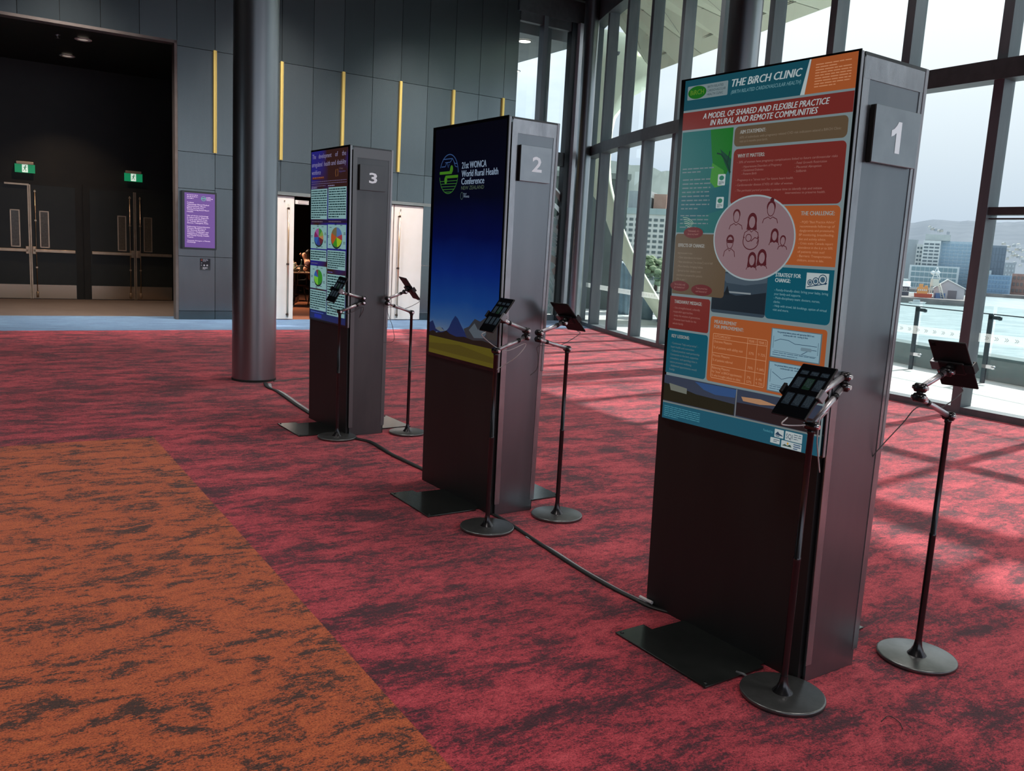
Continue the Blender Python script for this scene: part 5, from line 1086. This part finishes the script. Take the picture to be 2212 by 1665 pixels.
# ---- harbour
SEA = -6.5
def sea_mat():
    m = bpy.data.materials.new('harbour_water'); m.use_nodes = True; t = m.node_tree; L = t.links; b = t.nodes['Principled BSDF']
    b.inputs['Roughness'].default_value = .28; b.inputs['Base Color'].default_value = (.22, .36, .38, 1)
    tc = N(t, 'ShaderNodeTexCoord'); mp = N(t, 'ShaderNodeMapping'); mp.inputs['Scale'].default_value = (.5, 1, 1)
    n = N(t, 'ShaderNodeTexNoise'); n.inputs['Scale'].default_value = .30; n.inputs['Detail'].default_value = 12; n.inputs['Roughness'].default_value = .7
    r = N(t, 'ShaderNodeValToRGB'); r.color_ramp.elements[0].position = .4; r.color_ramp.elements[1].position = .62; r.color_ramp.elements[0].color = (.27, .36, .38, 1); r.color_ramp.elements[1].color = (.52, .60, .61, 1)
    bp = N(t, 'ShaderNodeBump'); bp.inputs['Strength'].default_value = .5; bp.inputs['Distance'].default_value = .5
    L.new(tc.outputs['Object'], mp.inputs[0]); L.new(mp.outputs[0], n.inputs['Vector']); L.new(n.outputs['Fac'], bp.inputs['Height']); L.new(bp.outputs[0], b.inputs['Normal']); L.new(n.outputs['Fac'], r.inputs[0]); L.new(r.outputs[0], b.inputs['Base Color'])
    return m
bm = bmesh.new(); v = [bm.verts.new(p) for p in ((-60, 32, SEA), (9, 14.5, SEA), (20, -60, SEA), (900, -60, SEA), (900, 1200, SEA), (-400, 1200, SEA))]; bm.faces.new(v)
tag(bm_obj('harbour_water', bm, sea_mat()), 'pale rippled harbour water beyond the terrace balustrade', 'water', kind='stuff')

def ridge(name, pts, d_base, d_top, d_back, c1, c2, lab, rough_=8, zb=SEA):
    bm = bmesh.new(); rows = []
    rnd = random.Random(len(pts))
    P = []
    for (x0, y0), (x1, y1) in zip(pts, pts[1:]):
        k = max(1, int((x1-x0)/14))
        for j in range(k): P.append((x0+(x1-x0)*j/k, y0+(y1-y0)*j/k+rnd.uniform(-1, 1)*1.6))
    P.append(pts[-1])
    M_ = 9
    for (x, y) in P:
        col = []
        tp = at(x, y, d_top)
        for j in range(M_+1):
            f = j/M_; d = d_base+(d_top-d_base)*f; q = at(x, 600, d)
            col.append(bm.verts.new((q.x, q.y, zb+(tp.z-zb)*(f**1.15)+(0 if j in (0, M_) else rnd.uniform(-1, 1)*rough_*f))))
        q = at(x, 600, d_back); col.append(bm.verts.new((q.x, q.y, zb))); rows.append(col)
    for a, b in zip(rows, rows[1:]):
        for j in range(len(a)-1): bm.faces.new((a[j], b[j], b[j+1], a[j+1])).smooth = True
    m_ = noisy(name+'_cover', c1, c2, .012, .9, lo=.35, hi=.65, detail=9)
    o = bm_obj(name, bm, m_); return tag(o, lab, 'hill')
ridge('hillside', [(1150, 330), (1290, 344), (1314, 347), (1345, 356), (1370, 357), (1396, 361), (1410, 371), (1421, 367), (1440, 370), (1520, 392), (1640, 430), (1780, 474)], 520, 1000, 1500, (.10, .14, .13, 1), (.14, .18, .165, 1), 'hazy green wooded hillside behind the white office tower')
ridge('distant_hills', [(1700, 470), (1820, 478), (1900, 482), (1960, 479), (2000, 473), (2040, 478), (2075, 477), (2130, 481), (2160, 479), (2230, 476), (2330, 490)], 950, 2300, 3200, (.085, .115, .155, 1), (.11, .14, .18, 1), 'hazy blue distant hills on the skyline above the harbour buildings', 3)

# waterfront ground strips
def ground_strip(px0, px1, d0_, d1_, z, lab, mm):
    bm = bmesh.new(); P = [at(px0, 640, d0_), at(px1, 640, d0_), at(px1, 640, d1_), at(px0, 640, d1_)]
    prism(bm, [Vector((p.x, p.y, SEA-1)) for p in P], (0, 0, z-SEA+1)); bmesh.ops.recalc_face_normals(bm, faces=bm.faces)
    return tag(bm_obj('wharf', bm, mm), lab, 'wharf')
M_wharf = noisy('wharf_timber', (.16, .15, .15, 1), (.24, .22, .21, 1), .3, .8)
ground_strip(1720, 2092, 246, 300, SEA+1.4, 'dark wharf edge carrying the floating crane and orange ship', M_wharf)
ground_strip(1700, 2330, 385, 950, SEA+1.2, 'far waterfront quay below the harbour buildings', M_wharf)
ground_strip(1120, 1700, 150, 520, -4.2, 'low waterfront ground in front of the white office tower', noisy('park_ground', (.18, .22, .16, 1), (.3, .3, .27, 1), .2, .9))

WIN_ME = {}
def building(name, lab, x0, x1, ytop, dist, depth, wall, yaw=0, grid=None, winc=(.06, .08, .09, 1), zb=SEA+1.2, win=(.62, .5), m_top=(.04, .04), cat='building', roof=None, x_in=(.04, .04)):
    a, b = at(x0, 600, dist), at(x1, 600, dist); c = (a+b)/2; wd = (b-a).length; top = at((x0+x1)/2, ytop, dist).z; H_ = top-zb
    root = thing(name, lab, cat, (c.x, c.y, zb), math.atan2(b.y-a.y, b.x-a.x)+R(yaw))
    b1 = bmesh.new(); box(b1, -wd/2, wd/2, 0, depth, 0, H_); bm_obj('walls', b1, wall, root)
    if grid:
        nc, nr = grid; gw, gh = wd*(1-x_in[0]-x_in[1])/nc, H_*(1-m_top[0]-m_top[1])/nr
        key = (round(gw*win[0], 3), round(gh*win[1], 3), winc)
        b1 = bmesh.new(); box(b1, -gw*win[0]/2, gw*win[0]/2, -.12, .05, -gh*win[1]/2, gh*win[1]/2); me = None
        first = bm_obj('window', b1, mat('far_glass_%d_%d' % (int(winc[0]*999), int(winc[2]*999)), winc, .25), root)
        for r_ in range(nr):
            for q in range(nc):
                o = first if (r_, q) == (0, 0) else first.copy()
                if o is not first: COL.objects.link(o)
                o.parent = root; o.location = (-wd/2+wd*x_in[0]+gw*(q+.5), 0, H_*m_top[0]+gh*(r_+.5))
    return root, wd, H_
white_c, grey_c, cream_c = noisy('white_concrete', (.62, .64, .64, 1), (.70, .72, .71, 1), .5, .8), noisy('pale_grey_cladding', (.36, .40, .43, 1), (.42, .46, .49, 1), .5, .7), noisy('cream_concrete', (.60, .60, .56, 1), (.68, .68, .63, 1), .5, .8)
# left: office tower with sign, behind the bays
root, wd, H_ = building('office_tower', 'cream office tower with rows of dark windows seen through the left bays', 1330, 1432, 462, 190, 22, cream_c, yaw=-12, grid=(7, 12), winc=(.10, .13, .13, 1), zb=-4.2)
b1 = bmesh.new(); box(b1, -wd/2-.2, wd/2-.3, -.3, 22, H_, H_+1.25); bm_obj('grey_roof_storey', b1, noisy('roof_glass', (.30, .38, .37, 1), (.36, .44, .43, 1), .4, .5), root)
b1 = bmesh.new(); box(b1, -wd/2+.3, wd/2-4.9, 5, 18, H_+1.25, H_+5.2); pl = bm_obj('roof_plant', b1, noisy('grey_plant', (.30, .33, .33, 1), (.34, .37, .37, 1), .5, .7), root)
A = Art(lambda u, v, e: (u-wd/2+2.5, 4.97-e*20, v+H_+3.9)); A.text('ANZ', 0, 0, .62, mat('sign_white', (.9, .92, .92, 1), .5), width=1.6, bold=.04, shear=.25); A.build('roof_sign', pl)
b1 = bmesh.new(); box(b1, wd/2-4.4, wd/2-1.6, 6, 14, H_+1.25, H_+4.7); bm_obj('brick_plant_tower', b1, noisy('terracotta', (.34, .20, .15, 1), (.40, .25, .19, 1), .5, .8), root)
building('white_office', 'white office block beside the left edge of the nearest display', 1437, 1475, 560, 230, 14, white_c, yaw=-8, grid=(3, 6), zb=-4.2)
building('tall_office', 'slim bluish tower just left of the nearest display edge', 1444, 1475, 478, 330, 14, noisy('bluish', (.42, .48, .52, 1), (.5, .56, .6, 1), .4, .6), grid=(3, 10), zb=-4.2)
def tree(px, py, dist, r_, lab, hh):
    p = at(px, py, dist); root = thing('waterfront_tree', lab, 'tree', (p.x, p.y, -4.2), 0, 'waterfront trees')
    b1 = bmesh.new(); tube(b1, [(0, 0, 0), (.1, 0, hh*.5), (0, .1, hh*.8)], [.35, .25, .1], 8); bm_obj('trunk', b1, M_brown, root)
    b1 = bmesh.new(); rnd = random.Random(px)
    for k in range(70):
        c = Vector((rnd.gauss(0, .4), rnd.gauss(0, .4), rnd.gauss(0, .32)))*r_+Vector((0, 0, hh)); s_ = rnd.uniform(.18, .34)*r_
        bmesh.ops.create_icosphere(b1, subdivisions=1, radius=s_, matrix=Matrix.Translation(c)@Matrix.Diagonal((1, 1, .6, 1)))
    bm_obj('crown', b1, noisy('foliage', (.12, .18, .08, 1), (.24, .30, .17, 1), .8, .8), root)
tree(1392, 590, 150, 2.6, 'spreading green tree in front of the office tower, left one', 4.2)
tree(1418, 592, 152, 2.8, 'spreading green tree in front of the office tower, right one', 3.8)
tree(1446, 600, 140, 3.0, 'green tree by the edge of the nearest display, beyond the terrace', 3.0)

# right: harbour buildings
Dh = 420
building('pale_tower', 'slim pale green glass tower at the left of the harbour skyline', 1925, 1958, 524, Dh+20, 16, noisy('mint', (.46, .56, .55, 1), (.54, .63, .62, 1), .5, .5), grid=(4, 12), winc=(.22, .34, .35, 1))
building('service_core', 'plain grey tower core beside the slim pale green tower', 1949, 1974, 517, Dh+10, 16, noisy('core_grey', (.38, .42, .45, 1), (.42, .46, .49, 1), .3, .8))
building('flats_block', 'narrow white block of flats with balconies next to the grey core', 1972, 1986, 527, Dh+5, 12, white_c, grid=(2, 10), winc=(.12, .16, .18, 1))
root, wd, H_ = building('hotel_block', 'wide white hotel block with rows of dark windows on the harbour front', 1985, 2023, 519, Dh, 18, white_c, yaw=0, grid=(3, 13), winc=(.14, .17, .19, 1), win=(.8, .5))
building('hotel_glass_wing', 'pale blue gridded glass wing of the white hotel', 2022, 2132, 522, Dh+4, 18, noisy('blue_grid', (.40, .50, .58, 1), (.46, .56, .64, 1), .5, .4), grid=(11, 13), winc=(.30, .42, .52, 1), win=(.8, .7))
b_ = building('rooftop_lantern', 'pale stepped roof structure on top of the white hotel', 1988, 2042, 506, Dh+2, 10, noisy('roofpale', (.44, .47, .47, 1), (.5, .53, .52, 1), .5, .7), zb=at(2010, 517, Dh).z-.3)
building('rooftop_box', 'pale plant box on the hotel roof right of the mullion', 2112, 2132, 512, Dh+2, 10, noisy('roofpale', (.44, .47, .47, 1), (.5, .53, .52, 1), .5, .7), zb=at(2120, 524, Dh).z-.3)
building('hotel_end', 'white end bay of the hotel with dark windows right of the mullion', 2114, 2131, 526, Dh-1, 8, white_c, grid=(2, 13), winc=(.14, .17, .19, 1), win=(.6, .5))
building('dark_tower', 'dark grey blue tower right of the white hotel', 2128, 2166, 530, Dh-2, 14, noisy('slate_clad', (.17, .21, .26, 1), (.20, .24, .29, 1), .3, .6), grid=(5, 6), winc=(.14, .18, .23, 1), win=(.94, .9))
building('podium', 'long low glass podium with white framing below the hotel', 1962, 2070, 574, Dh-20, 16, noisy('podium_white', (.58, .64, .66, 1), (.64, .7, .72, 1), .5, .6), grid=(10, 4), winc=(.22, .32, .36, 1), win=(.86, .74))
building('blue_office', 'low blue glass waterfront office right of the mullion', 2093, 2186, 593, Dh-30, 18, noisy('blue_glass', (.20, .30, .42, 1), (.26, .37, .49, 1), .5, .25), grid=(12, 4), winc=(.17, .27, .40, 1), win=(.86, .7))
building('office_roof', 'pale upper storey set back on the blue waterfront office', 2098, 2140, 583, Dh-20, 12, noisy('roofpale', (.44, .47, .47, 1), (.5, .53, .52, 1), .5, .7))
building('brick_block', 'red brown brick building at the right end of the waterfront', 2186, 2240, 592, Dh-20, 18, noisy('brick_red', (.34, .20, .17, 1), (.42, .26, .22, 1), .5, .8), grid=(6, 3), winc=(.2, .16, .15, 1))
building('terraced_flats', 'small stepped white flats between the dark tower and the hill houses', 2160, 2190, 567, Dh+30, 12, grey_c, grid=(4, 6), winc=(.5, .55, .58, 1))
building('low_terminal', 'low pale green roofed shed behind the dark wharf house', 1924, 1962, 602, 330, 14, noisy('mint2', (.40, .48, .48, 1), (.46, .54, .54, 1), .5, .5), grid=(6, 2), winc=(.2, .26, .28, 1))
# hillside houses: small pale boxes with roofs
M_house = [mat('house_white', (.72, .72, .70, 1), .8), mat('house_cream', (.66, .62, .55, 1), .8), mat('house_grey', (.5, .52, .54, 1), .8)]
rnd = random.Random(11)
hp = [(2008, 490), (2014, 492), (2021, 494), (2028, 497), (2034, 496), (2048, 501), (2169, 535), (2176, 538), (2182, 541), (2188, 545), (2194, 549), (2200, 552), (2206, 556), (2196, 536), (2204, 537), (2210, 541), (2178, 530), (2190, 528), (2200, 526), (2168, 524), (2209, 562), (2185, 552), (2176, 556), (2192, 566), (2204, 572)]
for i, (px, py) in enumerate(hp):
    dist = 1500 if py < 505 else 1050
    p = at(px, py+4, dist); r0 = thing('hill_house', 'tiny pale house scattered on the far green hillside', 'house', (p.x, p.y, p.z), rnd.uniform(-.5, .5), 'houses on the far hills')
    w_ = rnd.uniform(2.2, 3.0)*dist/1000; h_ = rnd.uniform(1.3, 2.0)*dist/1000
    b1 = bmesh.new(); box(b1, -w_/2, w_/2, -w_/2, w_/2, -h_*.3, h_); bm_obj('walls', b1, M_house[i % 3], r0)
    b1 = bmesh.new(); prism(b1, [(-w_*.55, -w_*.55, h_), (w_*.55, -w_*.55, h_), (0, -w_*.55, h_*1.6)], (0, w_*1.1, 0)); bm_obj('roof', b1, M_house[(i+1) % 3], r0)
# dark wharf house
p = at(1945, 640, 262); a_ = at(1928, 640, 262); wd = 2*(p-a_).length
root = thing('wharf_house', 'dark two storey wharf house with bright white roof', 'building', (p.x, p.y, SEA+1.4), math.atan2((p-a_).y, (p-a_).x))
hh = at(1945, 618, 262).z-(SEA+1.4); b1 = bmesh.new(); box(b1, -wd/2, wd/2, 0, 6, 0, hh); bm_obj('walls', b1, mat('dark_boards', (.10, .11, .14, 1), .8), root)
b1 = bmesh.new(); prism(b1, [(-wd/2-.3, -.4, hh), (wd/2+.4, -.4, hh), (wd/2-.9, 3, hh+1.45), (-wd/2-.3, 3, hh+1.45)], (0, .01, .0)); prism(b1, [(-wd/2-.3, -.4, hh), (-wd/2-.3, 3, hh+1.45), (-wd/2-.3, 6.4, hh)], (wd+.5, 0, 0)); bm_obj('roof', b1, mat('white_roof', (.88, .88, .88, 1), .6), root)
for q in (.1, .62, 1.14):
    b1 = bmesh.new(); box(b1, q, q+.32, -.06, .02, hh*.58, hh*.85); fr = bm_obj('window', b1, M_house[0], root)
    b1 = bmesh.new(); box(b1, q+.07, q+.25, -.09, -.06, hh*.62, hh*.81); bm_obj('pane', b1, M_bezel, fr)
b1 = bmesh.new(); box(b1, -wd/2-.1, wd/2+.1, -.1, .05, hh*.42, hh*.50); bm_obj('band', b1, M_house[2], root)
# gabled shed
p = at(2040, 650, 258); a_ = at(2000, 650, 258); wd = 2*(p-a_).length; hh = at(2040, 622, 258).z-(SEA+1.4)
root = thing('gabled_shed', 'pale grey gabled boat shed with white roof edge beside the mullion', 'building', (p.x, p.y, SEA+1.4), math.atan2((p-a_).y, (p-a_).x))
b1 = bmesh.new(); prism(b1, [(-wd/2+1.6, 0, 0), (wd/2, 0, 0), (wd/2, 0, hh), (wd*.02, 0, hh+2.1), (-wd/2+1.6, 0, hh*.9)], (0, 10, 0)); bm_obj('walls', b1, noisy('shed_grey', (.46, .44, .47, 1), (.5, .48, .51, 1), .5, .8), root)
b1 = bmesh.new(); prism(b1, [(wd*.02, -.3, hh+2.1), (wd/2+.3, -.3, hh-.1), (wd/2+.3, -.3, hh+.15), (wd*.02, -.3, hh+2.4), (-wd/2+1.3, -.3, hh*.9+.1), (-wd/2+1.3, -.3, hh*.9-.1)], (0, 10.5, 0)); bm_obj('roof', b1, M_house[0], root)
b1 = bmesh.new(); box(b1, wd*.06, wd*.30, -.08, .05, 0, hh*.8); bm_obj('shed_door', b1, mat('shed_dark', (.2, .18, .2, 1), .8), root)
# orange ship
p = at(1981, 643, 256); a_ = at(1963, 643, 256); L_ = (p-a_).length
root = thing('orange_ship', 'orange ship superstructure and red hull moored at the wharf', 'ship', (p.x, p.y-3, SEA+.8), math.atan2((p-a_).y, (p-a_).x))
orm = mat('ship_orange', (.78, .36, .13, 1), .6); rdm = mat('ship_red', (.50, .10, .06, 1), .6)
b1 = bmesh.new(); prism(b1, [(-L_*1.05, 0, 1.6), (L_*1.15, 0, 1.6), (L_*1.0, 0, 0), (-L_*.95, 0, 0)], (0, 3, 0)); bm_obj('hull', b1, rdm, root)
b1 = bmesh.new(); box(b1, -L_*.75, L_*.55, .3, 2.6, 1.6, 3.2); box(b1, -L_*.55, -L_*.05, .4, 2.4, 3.2, 4.1); box(b1, L_*.1, L_*.5, .4, 2.4, 3.2, 3.7); cab = bm_obj('superstructure', b1, orm, root)
for k in range(5):
    b1 = bmesh.new(); box(b1, -L_*.6+k*L_*.22, -L_*.6+k*L_*.22+.25, .22, .32, 2.3, 2.75); bm_obj('window', b1, M_house[0], cab)
b1 = bmesh.new(); tube(b1, [(-L_*.95, 1, 1.6), (-L_*.95, 1, 4.2)], .06, 6); tube(b1, [(L_*.75, 1, 1.6), (L_*.75, 1, 5.4)], .06, 6); bm_obj('mast', b1, M_house[2], root)
# floating crane
def crp(px, py): return at(px, py, 254)
c0 = crp(2022, 648); root = thing('floating_crane', 'old cream floating crane with curved jib and round pulleys', 'crane', (c0.x, c0.y, c0.z))
crm = mat('crane_cream', (.66, .64, .56, 1), .6)
rel = lambda px, py: crp(px, py)-c0
b1 = bmesh.new(); q = rel(2018, 607); box(b1, q.x-.75, q.x+.75, -.7, .9, q.z-1.3, q.z+.55); bm_obj('machinery_house', b1, crm, root)
b1 = bmesh.new(); tube(b1, bez([rel(2005, 648), rel(2007, 632), rel(2011, 618), rel(2017, 610)], 6), .18, 6); tube(b1, bez([rel(2011, 648), rel(2012, 630), rel(2016, 616), rel(2022, 610)], 6), .12, 6)
tube(b1, [rel(2040, 648), rel(2030, 612)], .15, 6); tube(b1, [rel(2034, 650), rel(2026, 612)], .10, 6)
for k in range(7):
    f0, f1 = k/7, (k+1)/7; a_, b_ = rel(2040, 648).lerp(rel(2030, 612), f0), rel(2034, 650).lerp(rel(2026, 612), f1); tube(b1, [a_, b_], .05, 5)
bm_obj('legs', b1, crm, root)
b1 = bmesh.new(); tube(b1, [rel(2013, 603), rel(2024, 577)], .10, 6); tube(b1, [rel(2031, 605), rel(2025, 577)], .10, 6); tube(b1, [rel(2016, 595), rel(2029, 594)], .07, 6); tube(b1, [rel(2019, 588), rel(2030, 605)], .05, 6)
for px in (2015, 2026): lathe(b1, [(0, -.55), (.42, -.35), (.58, 0), (.42, .35), (0, .55)], rel(px, 589), 12)
bm_obj('jib_head', b1, mat('pulley_white', (.8, .82, .82, 1), .5), root)
b1 = bmesh.new(); q = rel(2030, 643); box(b1, q.x-1.1, q.x+1.3, -.4, .5, q.z-.9, q.z+1.2); bm_obj('control_cabin', b1, mat('cabin_blue', (.10, .16, .30, 1), .5), root)
r0 = thing('work_boat', 'small white launch in the water left of the crane', 'boat', tuple(at(1984, 656, 240)), R(10)); r0.location.z = SEA
b1 = bmesh.new(); prism(b1, [(-2, 0, .5), (2.2, 0, .6), (1.6, 0, 0), (-1.8, 0, 0)], (0, 1.2, 0)); bm_obj('hull', b1, M_house[0], r0)
b1 = bmesh.new(); box(b1, -.9, .5, .2, 1.0, .5, 1.1); bm_obj('cabin', b1, M_house[2], r0)
